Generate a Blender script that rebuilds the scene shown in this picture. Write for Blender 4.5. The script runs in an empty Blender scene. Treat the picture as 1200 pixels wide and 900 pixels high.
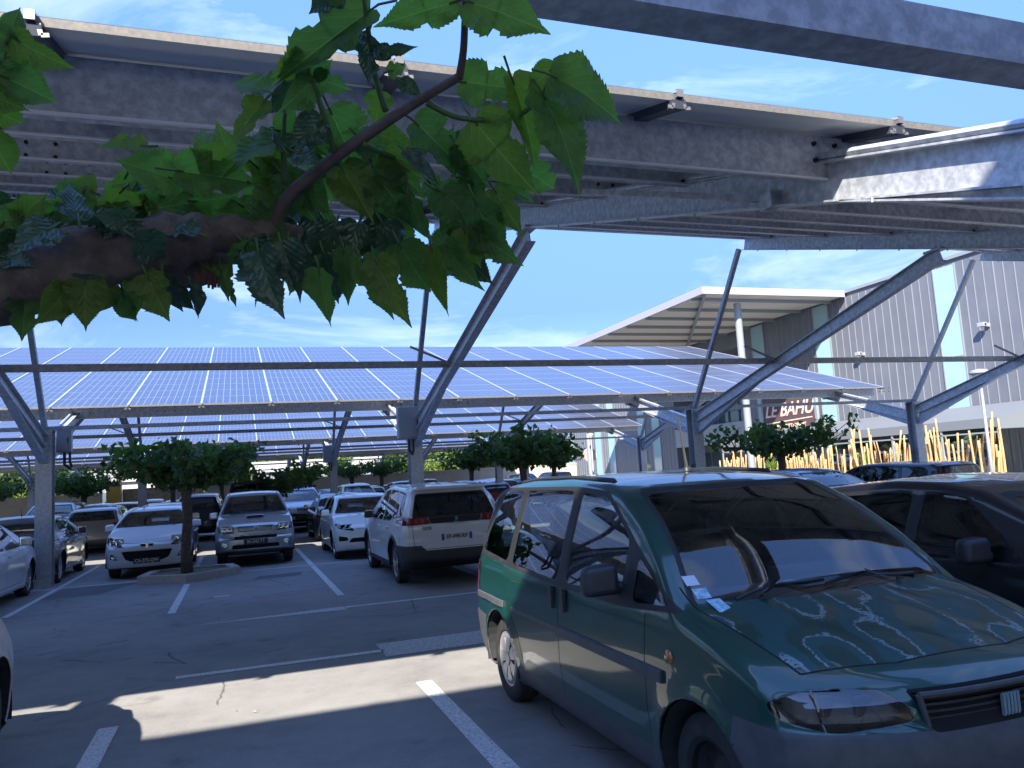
import bpy, bmesh, math, random
from mathutils import Vector, Matrix
R_ = math.radians
C = bpy.context.scene.collection
scene = bpy.context.scene

# ------------------------------------------------------------------ camera
CAMR = Matrix(((0.942612, 0.021155, -0.333220),
               (-0.333220, -0.130000, -0.934000),
               (-0.06, 0.99, -0.11)))
def _basis():
    f = 915.505
    X = Vector((2600, 50, -f)).normalized()
    Y = Vector((-320, -123, -f)).normalized()
    Y = (Y - X * Y.dot(X)).normalized()
    Z = X.cross(Y)
    return Matrix((X, Y, Z))
CAMR = _basis()
CAM = Vector((0, 0, 1.75))
cd = bpy.data.cameras.new('camera'); cam = bpy.data.objects.new('camera', cd); C.objects.link(cam)
cam.matrix_world = Matrix.Translation(CAM) @ CAMR.to_4x4()
cd.sensor_width = 36; cd.lens = 36 * 915.505 / 1200; cd.clip_start = .05; cd.clip_end = 3000
scene.camera = cam
def ray(px, py):
    return (CAMR @ Vector((px - 600, 450 - py, -915.505))).normalized()
def at(px, py, dist):                      # point at a distance (metres) along the view ray of a photo position
    return CAM + ray(px, py) * dist

# ------------------------------------------------------------------ sky and sun
SUNDIR = Vector((-.70, -1.065, 1.0)).normalized()      # towards the sun
ELEV = math.asin(SUNDIR.z)
w = bpy.data.worlds.new('World'); scene.world = w; w.use_nodes = True
nt = w.node_tree; nt.nodes.clear()
N = nt.nodes.new; Lk = nt.links.new
sky = N('ShaderNodeTexSky'); sky.sky_type = 'NISHITA'; sky.sun_disc = False
sky.sun_elevation = ELEV; sky.sun_rotation = math.atan2(SUNDIR.x, SUNDIR.y)
sky.altitude = 200; sky.air_density = 1.0; sky.dust_density = .15; sky.ozone_density = 2.6
tc = N('ShaderNodeTexCoord'); mp = N('ShaderNodeMapping'); mp.inputs['Scale'].default_value = (1.6, 1.6, 5.5)
mp.inputs['Rotation'].default_value = (0, .25, .4)
no = N('ShaderNodeTexNoise'); no.inputs['Scale'].default_value = 2.1; no.inputs['Detail'].default_value = 9; no.inputs['Roughness'].default_value = .62
no.inputs['Distortion'].default_value = .5
cr = N('ShaderNodeValToRGB'); cr.color_ramp.elements[0].position = .53; cr.color_ramp.elements[1].position = .80
cr.color_ramp.elements[1].color = (.62, .62, .62, 1)
mx = N('ShaderNodeMixRGB'); mx.inputs[2].default_value = (2.0, 2.3, 2.7, 1)
tint = N('ShaderNodeMixRGB'); tint.blend_type = 'MULTIPLY'; tint.inputs[0].default_value = 1; tint.inputs[2].default_value = (.74, .86, 1.16, 1)
bg = N('ShaderNodeBackground'); bg.inputs[1].default_value = .14
out = N('ShaderNodeOutputWorld')
Lk(tc.outputs['Generated'], mp.inputs[0]); Lk(mp.outputs[0], no.inputs[0]); Lk(no.outputs[0], cr.inputs[0]); Lk(cr.outputs[0], mx.inputs[0])
sep = N('ShaderNodeSeparateXYZ'); Lk(tc.outputs['Generated'], sep.inputs[0])
low = N('ShaderNodeMapRange'); low.inputs[1].default_value = .20; low.inputs[2].default_value = .85; low.inputs[3].default_value = 1.0; low.inputs[4].default_value = 0; Lk(sep.outputs[2], low.inputs[0])
deep = N('ShaderNodeMixRGB'); deep.blend_type = 'MULTIPLY'; deep.inputs[2].default_value = (.235, .235, .235, 1); Lk(low.outputs[0], deep.inputs[0])       # low sky dimmed by hand; brighter sky overhead kept to light the shade
Lk(sky.outputs[0], tint.inputs[1]); Lk(tint.outputs[0], deep.inputs[1]); Lk(deep.outputs[0], mx.inputs[1]); Lk(mx.outputs[0], bg.inputs[0]); Lk(bg.outputs[0], out.inputs[0])
sd = bpy.data.lights.new('sun', 'SUN'); sd.energy = 2.75; sd.angle = R_(.55); sd.color = (1, .92, .80)
so = bpy.data.objects.new('sun', sd); C.objects.link(so); so.location = (-30, -45, 60)
so.rotation_euler = SUNDIR.to_track_quat('Z', 'Y').to_euler()
vs = scene.view_settings; vs.view_transform = 'Standard'; vs.look = 'None'; vs.exposure = 2.32; vs.gamma = 1; vs.use_curve_mapping = False
scene.cycles.max_bounces = 8; scene.cycles.transparent_max_bounces = 24; scene.cycles.caustics_reflective = False; scene.cycles.caustics_refractive = False

# ------------------------------------------------------------------ materials
MATS = {}
def mat(name, col=(.5, .5, .5), rough=.5, metal=0., **k):
    if name in MATS: return MATS[name]
    m = bpy.data.materials.new(name); m.use_nodes = True; MATS[name] = m
    b = m.node_tree.nodes['Principled BSDF']
    b.inputs['Base Color'].default_value = (*col, 1); b.inputs['Roughness'].default_value = rough; b.inputs['Metallic'].default_value = metal
    if 'coat' in k: b.inputs['Coat Weight'].default_value = k['coat']; b.inputs['Coat Roughness'].default_value = k.get('coatr', .03)
    if 'spec' in k: b.inputs['Specular IOR Level'].default_value = k['spec']
    if 'noise' in k:                      # (scale, second colour, contrast lo, hi, bump)
        sc, c2, lo, hi, bump = k['noise']
        n = m.node_tree; t = n.nodes.new('ShaderNodeTexCoord'); x = n.nodes.new('ShaderNodeTexNoise')
        x.inputs['Scale'].default_value = sc; x.inputs['Detail'].default_value = 8; x.inputs['Roughness'].default_value = .65
        r = n.nodes.new('ShaderNodeValToRGB'); r.color_ramp.elements[0].position = lo; r.color_ramp.elements[1].position = hi
        r.color_ramp.elements[0].color = (*col, 1); r.color_ramp.elements[1].color = (*c2, 1)
        n.links.new(t.outputs['Object'], x.inputs[0]); n.links.new(x.outputs[0], r.inputs[0]); n.links.new(r.outputs[0], b.inputs['Base Color'])
        if bump:
            bp = n.nodes.new('ShaderNodeBump'); bp.inputs['Strength'].default_value = bump; bp.inputs['Distance'].default_value = .01
            n.links.new(x.outputs[0], bp.inputs['Height']); n.links.new(bp.outputs[0], b.inputs['Normal'])
    return m
def nd(m, t, **inp):
    n = m.node_tree.nodes.new(t)
    for k, v in inp.items(): n.inputs[k].default_value = v
    return n
def mth(m, op, a, b=None, c=None):
    n = m.node_tree.nodes.new('ShaderNodeMath'); n.operation = op
    for i, v in enumerate((a, b, c)):
        if v is None: continue
        if isinstance(v, (int, float)): n.inputs[i].default_value = v
        else: m.node_tree.links.new(v, n.inputs[i])
    return n.outputs[0]

def asphalt():
    m = mat('asphalt', (.09, .088, .085), .85); b = m.node_tree.nodes['Principled BSDF']; L = m.node_tree.links.new
    t = nd(m, 'ShaderNodeTexCoord')
    fine = nd(m, 'ShaderNodeTexNoise', Scale=70., Detail=6., Roughness=.8); L(t.outputs['Object'], fine.inputs[0])
    big = nd(m, 'ShaderNodeTexNoise', Scale=.45, Detail=7., Roughness=.6); L(t.outputs['Object'], big.inputs[0])
    mid = nd(m, 'ShaderNodeTexNoise', Scale=4., Detail=6., Roughness=.7); L(t.outputs['Object'], mid.inputs[0])
    grit = nd(m, 'ShaderNodeTexNoise', Scale=230., Detail=3., Roughness=.9); L(t.outputs['Object'], grit.inputs[0])
    v = mth(m, 'ADD', mth(m, 'ADD', mth(m, 'MULTIPLY', mth(m, 'SUBTRACT', grit.outputs[0], .5), .9), mth(m, 'MULTIPLY', fine.outputs[0], .75)), mth(m, 'ADD', mth(m, 'MULTIPLY', big.outputs[0], .75), mth(m, 'MULTIPLY', mid.outputs[0], .35)))
    r = nd(m, 'ShaderNodeValToRGB'); r.color_ramp.elements[0].position = .62; r.color_ramp.elements[1].position = 1.2
    r.color_ramp.elements[0].color = (.115, .115, .118, 1); r.color_ramp.elements[1].color = (.30, .295, .285, 1)
    L(v, r.inputs[0])
    wp = nd(m, 'ShaderNodeTexNoise', Scale=1.3, Detail=6., Roughness=.65); L(t.outputs['Object'], wp.inputs[0])
    mixv = nd(m, 'ShaderNodeMixRGB'); mixv.inputs[0].default_value = .16; L(t.outputs['Object'], mixv.inputs[1]); L(wp.outputs['Color'], mixv.inputs[2])
    vo = nd(m, 'ShaderNodeTexVoronoi', Scale=.42); vo.feature = 'DISTANCE_TO_EDGE'; L(mixv.outputs[0], vo.inputs[0])
    gate = nd(m, 'ShaderNodeTexNoise', Scale=.5, Detail=2.); L(t.outputs['Object'], gate.inputs[0])
    crack = mth(m, 'MULTIPLY', mth(m, 'LESS_THAN', vo.outputs[0], .0028), mth(m, 'GREATER_THAN', gate.outputs[0], .52))
    st = nd(m, 'ShaderNodeTexNoise', Scale=1.6, Detail=5., Roughness=.6); L(t.outputs['Object'], st.inputs[0])
    stain = nd(m, 'ShaderNodeMapRange'); stain.inputs[1].default_value = .60; stain.inputs[2].default_value = .70; stain.inputs[3].default_value = 0; stain.inputs[4].default_value = .42; L(st.outputs[0], stain.inputs[0])
    vo2 = nd(m, 'ShaderNodeTexVoronoi', Scale=14.); L(t.outputs['Object'], vo2.inputs[0])      # pale specks of litter and grit
    sp = mth(m, 'MULTIPLY', mth(m, 'LESS_THAN', vo2.outputs[0], .045), .5)
    mx = nd(m, 'ShaderNodeMixRGB'); mx.inputs[2].default_value = (.3, .3, .29, 1); L(sp, mx.inputs[0]); L(r.outputs[0], mx.inputs[1])
    dk = nd(m, 'ShaderNodeMixRGB'); dk.inputs[2].default_value = (.05, .05, .052, 1); L(mth(m, 'MAXIMUM', mth(m, 'MULTIPLY', crack, .7), stain.outputs[0]), dk.inputs[0]); L(mx.outputs[0], dk.inputs[1])
    L(dk.outputs[0], b.inputs['Base Color'])
    bp = nd(m, 'ShaderNodeBump', Strength=.35, Distance=.006); L(fine.outputs[0], bp.inputs['Height']); L(bp.outputs[0], b.inputs['Normal'])
    return m
def paint_line(name='worn_white_paint', keep=.36):
    m = mat(name, (.5, .5, .5), .7); b = m.node_tree.nodes['Principled BSDF']; L = m.node_tree.links.new
    t = nd(m, 'ShaderNodeTexCoord'); n = nd(m, 'ShaderNodeTexNoise', Scale=38., Detail=8., Roughness=.8); L(t.outputs['Object'], n.inputs[0])
    r = nd(m, 'ShaderNodeValToRGB'); r.color_ramp.elements[0].position = keep; r.color_ramp.elements[1].position = keep + .2
    r.color_ramp.elements[0].color = (.30, .30, .295, 1); r.color_ramp.elements[1].color = (.78, .78, .77, 1); L(n.outputs[0], r.inputs[0])
    L(r.outputs[0], b.inputs['Base Color']); return m
def galv(name, base=.34, hi=.5, blue=1.0):
    return mat(name, (base, base * 1.05, base * 1.14 * blue), .45, .35, noise=(14., (hi, hi * 1.05, hi * 1.12 * blue), .40, .62, .05))
def solar_mat():
    m = mat('solar_cells', (.012, .022, .07), .16); b = m.node_tree.nodes['Principled BSDF']; L = m.node_tree.links.new
    u = nd(m, 'ShaderNodeUVMap'); s = nd(m, 'ShaderNodeSeparateXYZ'); L(u.outputs[0], s.inputs[0])
    def grid(o, n, wd):
        f = mth(m, 'FRACT', mth(m, 'MULTIPLY', o, n)); d = mth(m, 'ABSOLUTE', mth(m, 'SUBTRACT', f, .5)); return mth(m, 'GREATER_THAN', d, .5 - wd)
    gx = grid(s.outputs[0], 10, .035); gy = grid(s.outputs[1], 6, .03)
    bus = mth(m, 'MULTIPLY', grid(s.outputs[1], 18, .03), .25)
    g = mth(m, 'MAXIMUM', mth(m, 'MAXIMUM', gx, gy), bus)
    vo = nd(m, 'ShaderNodeTexVoronoi', Scale=26.); L(u.outputs[0], vo.inputs[0])
    tone = nd(m, 'ShaderNodeMixRGB'); tone.inputs[1].default_value = (.020, .028, .058, 1); tone.inputs[2].default_value = (.036, .048, .092, 1); L(vo.outputs['Color'], tone.inputs[0])
    mx = nd(m, 'ShaderNodeMixRGB'); mx.inputs[2].default_value = (.24, .27, .33, 1); L(g, mx.inputs[0]); L(tone.outputs[0], mx.inputs[1])
    L(mx.outputs[0], b.inputs['Base Color']); b.inputs['Coat Weight'].default_value = .38; b.inputs['Coat Roughness'].default_value = .25
    b.inputs['Specular IOR Level'].default_value = .6; b.inputs['Roughness'].default_value = .3
    return m
def leaf_mat(name, a, c, trans=.45, rough=.45, vein=True):
    m = mat(name, a, rough); n = m.node_tree; b = n.nodes['Principled BSDF']; L = n.links.new
    g = nd(m, 'ShaderNodeTexNoise', Scale=3. if vein else 1.2, Detail=4.); t = nd(m, 'ShaderNodeTexCoord'); L(t.outputs['Object'], g.inputs[0])
    r = nd(m, 'ShaderNodeValToRGB'); r.color_ramp.elements[0].position = .38; r.color_ramp.elements[1].position = .62
    r.color_ramp.elements[0].color = (*a, 1); r.color_ramp.elements[1].color = (*c, 1); L(g.outputs[0], r.inputs[0]); col = r.outputs[0]
    if vein:
        u = nd(m, 'ShaderNodeUVMap'); s = nd(m, 'ShaderNodeSeparateXYZ'); L(u.outputs[0], s.inputs[0])
        au = mth(m, 'ABSOLUTE', s.outputs[0])
        v = mth(m, 'SUBTRACT', s.outputs[1], mth(m, 'MULTIPLY', au, 1.15))
        d = mth(m, 'ABSOLUTE', mth(m, 'SUBTRACT', mth(m, 'FRACT', mth(m, 'MULTIPLY', v, 6.3)), .5))
        side = mth(m, 'MULTIPLY', mth(m, 'LESS_THAN', d, .035), .28)
        mid = mth(m, 'MULTIPLY', mth(m, 'LESS_THAN', au, .009), .5)
        vv = mth(m, 'MAXIMUM', side, mid)
        hs = nd(m, 'ShaderNodeMixRGB'); L(vv, hs.inputs[0]); L(col, hs.inputs[1]); hs.inputs[2].default_value = (min(1, c[0] * 1.9 + .03), min(1, c[1] * 1.6 + .03), c[2] * 2 + .03, 1); col = hs.outputs[0]
        bp = nd(m, 'ShaderNodeBump', Strength=.5, Distance=.003); L(mth(m, 'ABSOLUTE', d), bp.inputs['Height']); L(bp.outputs[0], b.inputs['Normal'])
    L(col, b.inputs['Base Color'])
    tr = nd(m, 'ShaderNodeBsdfTranslucent'); br = nd(m, 'ShaderNodeMixRGB'); br.blend_type = 'MULTIPLY'; br.inputs[0].default_value = 1
    br.inputs[2].default_value = (1.25, 1.45, .55, 1); L(col, br.inputs[1]); L(br.outputs[0], tr.inputs[0])
    ms = nd(m, 'ShaderNodeMixShader'); ms.inputs[0].default_value = trans; L(b.outputs[0], ms.inputs[1]); L(tr.outputs[0], ms.inputs[2])
    L(ms.outputs[0], n.nodes['Material Output'].inputs[0]); return m
def glass(name, tint=(.55, .62, .62), opac=.0):
    m = bpy.data.materials.new(name); m.use_nodes = True; n = m.node_tree; n.nodes.clear(); L = n.links.new; MATS[name] = m
    o = n.nodes.new('ShaderNodeOutputMaterial'); f = n.nodes.new('ShaderNodeFresnel'); f.inputs[0].default_value = 1.52
    tr = n.nodes.new('ShaderNodeBsdfTransparent'); tr.inputs[0].default_value = (*tint, 1)
    gl = n.nodes.new('ShaderNodeBsdfGlossy'); gl.inputs['Roughness'].default_value = .01; gl.inputs[0].default_value = (1, 1, 1, 1)
    mx = n.nodes.new('ShaderNodeMixShader')
    mm = n.nodes.new('ShaderNodeMath'); mm.operation = 'MULTIPLY_ADD'; mm.inputs[1].default_value = 1.2; mm.inputs[2].default_value = .03
    L(f.outputs[0], mm.inputs[0]); L(mm.outputs[0], mx.inputs[0]); L(tr.outputs[0], mx.inputs[1]); L(gl.outputs[0], mx.inputs[2])
    L(mx.outputs[0], o.inputs[0]); return m
def car_paint(name, col, metal=.0, flake=False):
    m = mat(name, col, .35 if metal else .45, metal, coat=1.0, coatr=.02); b = m.node_tree.nodes['Principled BSDF']; L = m.node_tree.links.new
    t = nd(m, 'ShaderNodeTexCoord'); n = nd(m, 'ShaderNodeTexNoise', Scale=2.5, Detail=9., Roughness=.7); L(t.outputs['Object'], n.inputs[0])
    # road dust in the clear coat
    r = nd(m, 'ShaderNodeMapRange'); r.inputs[1].default_value = .35; r.inputs[2].default_value = .75; r.inputs[3].default_value = .01; r.inputs[4].default_value = .09
    L(n.outputs[0], r.inputs[0]); L(r.outputs[0], b.inputs['Coat Roughness'])
    return m

M = dict(
    asphalt=asphalt(), line=paint_line(), faint=paint_line('faded_white_paint', .42),
    patch=mat('asphalt_patch', (.115, .115, .12), .9, noise=(60., (.21, .21, .21), .4, .75, .3)),
    steel=galv('galvanised_steel', .40, .62), steel2=galv('galvanised_steel_column', .36, .48), steeld=galv('galvanised_steel_tie', .26, .38),
    cells=solar_mat(), back=mat('panel_backsheet', (.76, .78, .80), .55), alu=mat('anodised_aluminium', (.72, .73, .75), .35, .7), alud=mat('panel_frame_edge', (.26, .25, .24), .5, .4, noise=(30., (.38, .35, .31), .4, .7, 0)),
    conc=mat('concrete_kerb', (.36, .34, .31), .9, noise=(14., (.48, .46, .42), .35, .7, .3)),
    soil=mat('soil', (.16, .14, .10), .95, noise=(18., (.24, .21, .15), .4, .7, .5)),
    rubber=mat('black_rubber', (.018, .018, .02), .6), tyre=mat('tyre_rubber', (.022, .022, .024), .8, noise=(20., (.04, .04, .042), .4, .7, .2)),
    blackp=mat('black_plastic', (.028, .03, .034), .5), greyp=mat('grey_plastic', (.06, .065, .075), .55, noise=(12., (.09, .095, .105), .35, .7, .05)),
    gap=mat('panel_gap', (.006, .006, .006), .9), inner=mat('cabin_trim', (.03, .032, .036), .85), seat=mat('seat_fabric', (.11, .12, .14), .95, noise=(40., (.17, .18, .21), .4, .6, .2)),
    dash=mat('dashboard', (.13, .135, .155), .7), silver=mat('silver_alloy', (.55, .56, .58), .3, .85), cover=mat('wheel_cover_silver', (.5, .51, .53), .38, .6, noise=(12., (.36, .36, .37), .4, .8, 0)),
    dsteel=mat('black_steel_rim', (.02, .02, .022), .55, .3), chrome=mat('chrome', (.8, .8, .82), .08, 1.0), reflector=mat('lamp_reflector', (.55, .56, .58), .15, .9), dreflector=mat('dark_lamp_reflector', (.06, .065, .075), .25, .6),
    redl=mat('red_lamp_lens', (.17, .010, .014), .12, coat=1.0), orange=mat('orange_lens', (.45, .14, .02), .2, coat=1.0), platew=mat('plate_white', (.62, .62, .60), .4), plateb=mat('plate_blue', (.02, .06, .35), .4), plateblack=mat('plate_black', (.015, .015, .017), .4), text=mat('dark_lettering', (.02, .02, .025), .5), textw=mat('pale_lettering', (.6, .6, .6), .5),
    glass=glass('car_glass'), glassd=glass('privacy_glass', (.10, .11, .12)), lens=glass('lamp_lens', (.85, .87, .88)),
    bark=mat('bark', (.07, .05, .045), .95, noise=(22., (.19, .15, .125), .35, .7, .9)), bark2=mat('pale_bark', (.10, .08, .06), .95, noise=(9., (.22, .18, .14), .35, .7, .8)),
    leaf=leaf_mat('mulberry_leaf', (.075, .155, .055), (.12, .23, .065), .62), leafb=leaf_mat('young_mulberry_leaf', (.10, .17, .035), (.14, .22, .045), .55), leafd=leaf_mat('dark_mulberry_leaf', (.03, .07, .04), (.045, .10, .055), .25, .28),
    crown=leaf_mat('crown_leaf', (.055, .115, .03), (.09, .17, .04), .4, .5, False), crown2=leaf_mat('far_crown_leaf', (.09, .15, .03), (.17, .23, .05), .35, .6, False), crownd=leaf_mat('pine_leaf', (.04, .08, .028), (.065, .11, .038), .3, .6, False), yucca=leaf_mat('yucca_leaf', (.16, .26, .04), (.26, .36, .07), .3, .4, False),
)

# ------------------------------------------------------------------ mesh helpers
class MB:
    def __init__(s): s.v = []; s.f = []; s.m = []; s.uv = []
    def add(s, vs, fs, mi=0, uvs=None):
        o = len(s.v); s.v += [tuple(p) for p in vs]; s.f += [tuple(i + o for i in f) for f in fs]; s.m += [mi] * len(fs)
        s.uv += (uvs if uvs else [None] * len(fs))
    def box(s, lo, hi, mi=0, mtx=None):
        (a, b, c), (d, e, f) = lo, hi
        P = [Vector(p) for p in ((a, b, c), (d, b, c), (d, e, c), (a, e, c), (a, b, f), (d, b, f), (d, e, f), (a, e, f))]
        if mtx: P = [mtx @ p for p in P]
        s.add(P, [(3, 2, 1, 0), (4, 5, 6, 7), (0, 1, 5, 4), (1, 2, 6, 5), (2, 3, 7, 6), (3, 0, 4, 7)], mi)
    def prism(s, poly, p0, p1, up=(0, 0, 1), mi=0):       # poly in (side, up) swept from p0 to p1
        p0, p1 = Vector(p0), Vector(p1); d = (p1 - p0).normalized(); up = Vector(up)
        side = d.cross(up).normalized(); u = side.cross(d).normalized(); n = len(poly)
        P = [p0 + side * a + u * b for a, b in poly] + [p1 + side * a + u * b for a, b in poly]
        F = [(i, (i + 1) % n, (i + 1) % n + n, i + n) for i in range(n)] + [tuple(range(n))[::-1], tuple(range(n, 2 * n))]
        s.add(P, F, mi)
    def ibeam(s, p0, p1, h, b, tf=.014, tw=.012, up=(0, 0, 1), mi=0):     # p0, p1 on the top of the beam's upper flange
        for poly in ([(-b / 2, 0), (b / 2, 0), (b / 2, -tf), (-b / 2, -tf)], [(-b / 2, -h + tf), (b / 2, -h + tf), (b / 2, -h), (-b / 2, -h)], [(-tw / 2, -tf), (tw / 2, -tf), (tw / 2, -h + tf), (-tw / 2, -h + tf)]):
            s.prism([(a, c) for a, c in reversed(poly)], p0, p1, up, mi)
    def bar(s, p0, p1, a, b=None, up=(0, 0, 1), mi=0):
        b = b or a; s.prism([(-a / 2, -b / 2), (-a / 2, b / 2), (a / 2, b / 2), (a / 2, -b / 2)], p0, p1, up, mi)
    def tube(s, pts, rad, n=8, mi=0, cap=True):
        pts = [Vector(p) for p in pts]; rad = rad if isinstance(rad, (list, tuple)) else [rad] * len(pts)
        o = len(s.v); prev = None
        for i, p in enumerate(pts):
            d = (pts[min(i + 1, len(pts) - 1)] - pts[max(i - 1, 0)]).normalized()
            if prev is None: a = d.orthogonal().normalized()
            else: a = (prev - d * prev.dot(d)).normalized()
            prev = a; c = d.cross(a)
            for j in range(n):
                t = 2 * math.pi * j / n; s.v.append(tuple(p + (a * math.cos(t) + c * math.sin(t)) * rad[i]))
        for i in range(len(pts) - 1):
            for j in range(n):
                k = (j + 1) % n; s.f.append((o + i * n + j, o + i * n + k, o + (i + 1) * n + k, o + (i + 1) * n + j)); s.m.append(mi); s.uv.append(None)
        if cap:
            s.f += [tuple(o + j for j in range(n))[::-1], tuple(o + (len(pts) - 1) * n + j for j in range(n))]; s.m += [mi] * 2; s.uv += [None] * 2
    def lathe(s, prof, n=32, mi=0, axis='x', closed=False, mtx=None):      # prof: (axial, radius)
        o = len(s.v)
        for a, r in prof:
            for j in range(n):
                t = 2 * math.pi * j / n; c, q = r * math.cos(t), r * math.sin(t)
                p = Vector((a, c, q) if axis == 'x' else ((c, a, q) if axis == 'y' else (c, q, a)))
                s.v.append(tuple(mtx @ p if mtx else p))
        m = len(prof)
        for i in range(m if closed else m - 1):
            for j in range(n):
                k = (j + 1) % n; i2 = (i + 1) % m; s.f.append((o + i * n + j, o + i2 * n + j, o + i2 * n + k, o + i * n + k)); s.m.append(mi); s.uv.append(None)
    def poly(s, pts, mi=0): s.add(pts, [tuple(range(len(pts)))], mi)
    def build(s, name, mats, parent=None, smooth=False, loc=None, bevel=0, auto=None):
        me = bpy.data.meshes.new(name); me.from_pydata(s.v, [], s.f); me.update()
        for m in (mats if isinstance(mats, (list, tuple)) else [mats]): me.materials.append(m)
        me.polygons.foreach_set('material_index', s.m)
        if any(u is not None for u in s.uv):
            ul = me.uv_layers.new(name='UVMap')
            for p, u in zip(me.polygons, s.uv):
                if u:
                    for li, q in zip(p.loop_indices, u): ul.data[li].uv = q
        if smooth: me.polygons.foreach_set('use_smooth', [True] * len(s.f))
        if auto is not None:
            me.polygons.foreach_set('use_smooth', [True] * len(s.f)); me.set_sharp_from_angle(angle=R_(auto))
        o = bpy.data.objects.new(name, me); C.objects.link(o)
        if parent: o.parent = parent
        if loc is not None: o.location = loc
        if bevel:
            bv = o.modifiers.new('bevel', 'BEVEL'); bv.width = bevel; bv.segments = 3; bv.limit_method = 'ANGLE'; bv.angle_limit = R_(40); bv.harden_normals = False
        return o
def tag(o, label=None, cat=None, group=None, kind=None):
    if label: o['label'] = label
    if cat: o['category'] = cat
    if group: o['group'] = group
    if kind: o['kind'] = kind
    return o
def empty(name, loc=(0, 0, 0), rz=0, parent=None):
    o = bpy.data.objects.new(name, None); C.objects.link(o); o.location = loc; o.rotation_euler = (0, 0, rz); o.empty_display_size = .2
    if parent: o.parent = parent
    return o
KIDS = {}
def kids(o): return [c for c in o.children]
def copy_tree(o, parent=None):
    c = o.copy(); C.objects.link(c); c.parent = parent
    for ch in kids(o): copy_tree(ch, c)
    return c
def text_obj(body, size, material, parent, loc, rot, name='lettering', ext=.002, shear=0, align='CENTER', bold=0, sx=1.0):
    cu = bpy.data.curves.new(name, 'FONT'); cu.body = body; cu.size = size; cu.extrude = ext; cu.align_x = align; cu.align_y = 'CENTER'; cu.shear = shear; cu.offset = bold
    t = bpy.data.objects.new(name, cu); C.objects.link(t)
    dg = bpy.context.evaluated_depsgraph_get(); me = bpy.data.meshes.new_from_object(t.evaluated_get(dg))
    bpy.data.objects.remove(t); me.materials.clear(); me.materials.append(material)
    o = bpy.data.objects.new(name, me); C.objects.link(o); o.parent = parent; o.location = loc; o.rotation_euler = rot; o.scale = (sx, 1, 1)
    return o
rnd = random.Random(7)

# ------------------------------------------------------------------ ground
g = MB(); g.add([(-400, -60, 0), (400, -60, 0), (400, 500, 0), (-400, 500, 0)], [(0, 1, 2, 3)])
tag(g.build('ground', M['asphalt']), kind='structure')
g = MB(); g.add([(21.6, -30, .006), (32, -30, .006), (32, 66, .006), (21.6, 66, .006)], [(0, 1, 2, 3)])
tag(g.build('pavement', mat('pale_paving', (.42, .40, .36), .85, noise=(3., (.52, .50, .45), .35, .7, .1))), kind='structure')
def marking(quads, m='line', z=.004):
    b = MB()
    for q in quads: b.poly([(x, y, z) for x, y in q])
    o = b.build('road_marking', M[m]); o['kind'] = 'structure'; return o
def rect(x0, y0, x1, y1): return [(x0, y0), (x1, y0), (x1, y1), (x0, y1)]
def seg(x0, y0, x1, y1, w=.1):
    d = Vector((x1 - x0, y1 - y0)).normalized(); n = Vector((-d.y, d.x)) * w / 2
    return [(x0 - n.x, y0 - n.y), (x1 - n.x, y1 - n.y), (x1 + n.x, y1 + n.y), (x0 + n.x, y0 + n.y)]
bays = []
for k in range(-9, 9):
    x = 1.48 + 2.45 * k
    if k not in (-1,): bays.append(rect(x - .055, 12.75 if k != -2 else 14.0, x + .055, 17.85) if k != -2 else rect(x - .05, 14.2, x + .05, 23.0))
    bays.append(rect(x - .055, 18.02, x + .055, 23.0)) if k != -2 else None
    if k >= -1: bays.append(rect(x - .07, 2.0, x + .07, 6.92))
bays.append(rect(-1.02, 12.75, -.91, 16.5))
for k in range(-9, 9):
    x = 1.48 + 2.45 * k
    for y0, y1 in ((29.6, 34.7), (34.8, 39.9), (46.6, 51.8), (51.9, 57)): bays.append(rect(x - .055, y0, x + .055, y1))
marking([b for b in bays if b])
marking([rect(-28, 17.88, -1.95, 17.97), rect(.05, 17.95, 20, 18.04)])
marking([seg(-.6, 8.36, 1.38, 8.36, .12), seg(1.39, 11.52, 3.9, 11.55, .11), seg(3.9, 11.55, 9, 11.6, .11)])
marking([[(1.36, 8.72), (1.36, 8.06), (3.4, 8.1), (6, 8.4), (3.3, 8.75)], [(-.62, 11.40), (1.38, 11.28), (1.38, 11.62)]], 'faint')
marking([rect(-.42, 14.1, -.18, 14.2)])
b = MB(); b.poly([(x, y, .003) for x, y in ((-3.35, 16.2), (-3.3, 17.82), (-1.95, 17.7), (-2.4, 16.2))]); b.poly([(x, y, .003) for x, y in ((.2, 16.1), (1.1, 16.2), (1.2, 16.8), (.35, 16.7))])
tag(b.build('road_patch', M['patch']), kind='structure')

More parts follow.
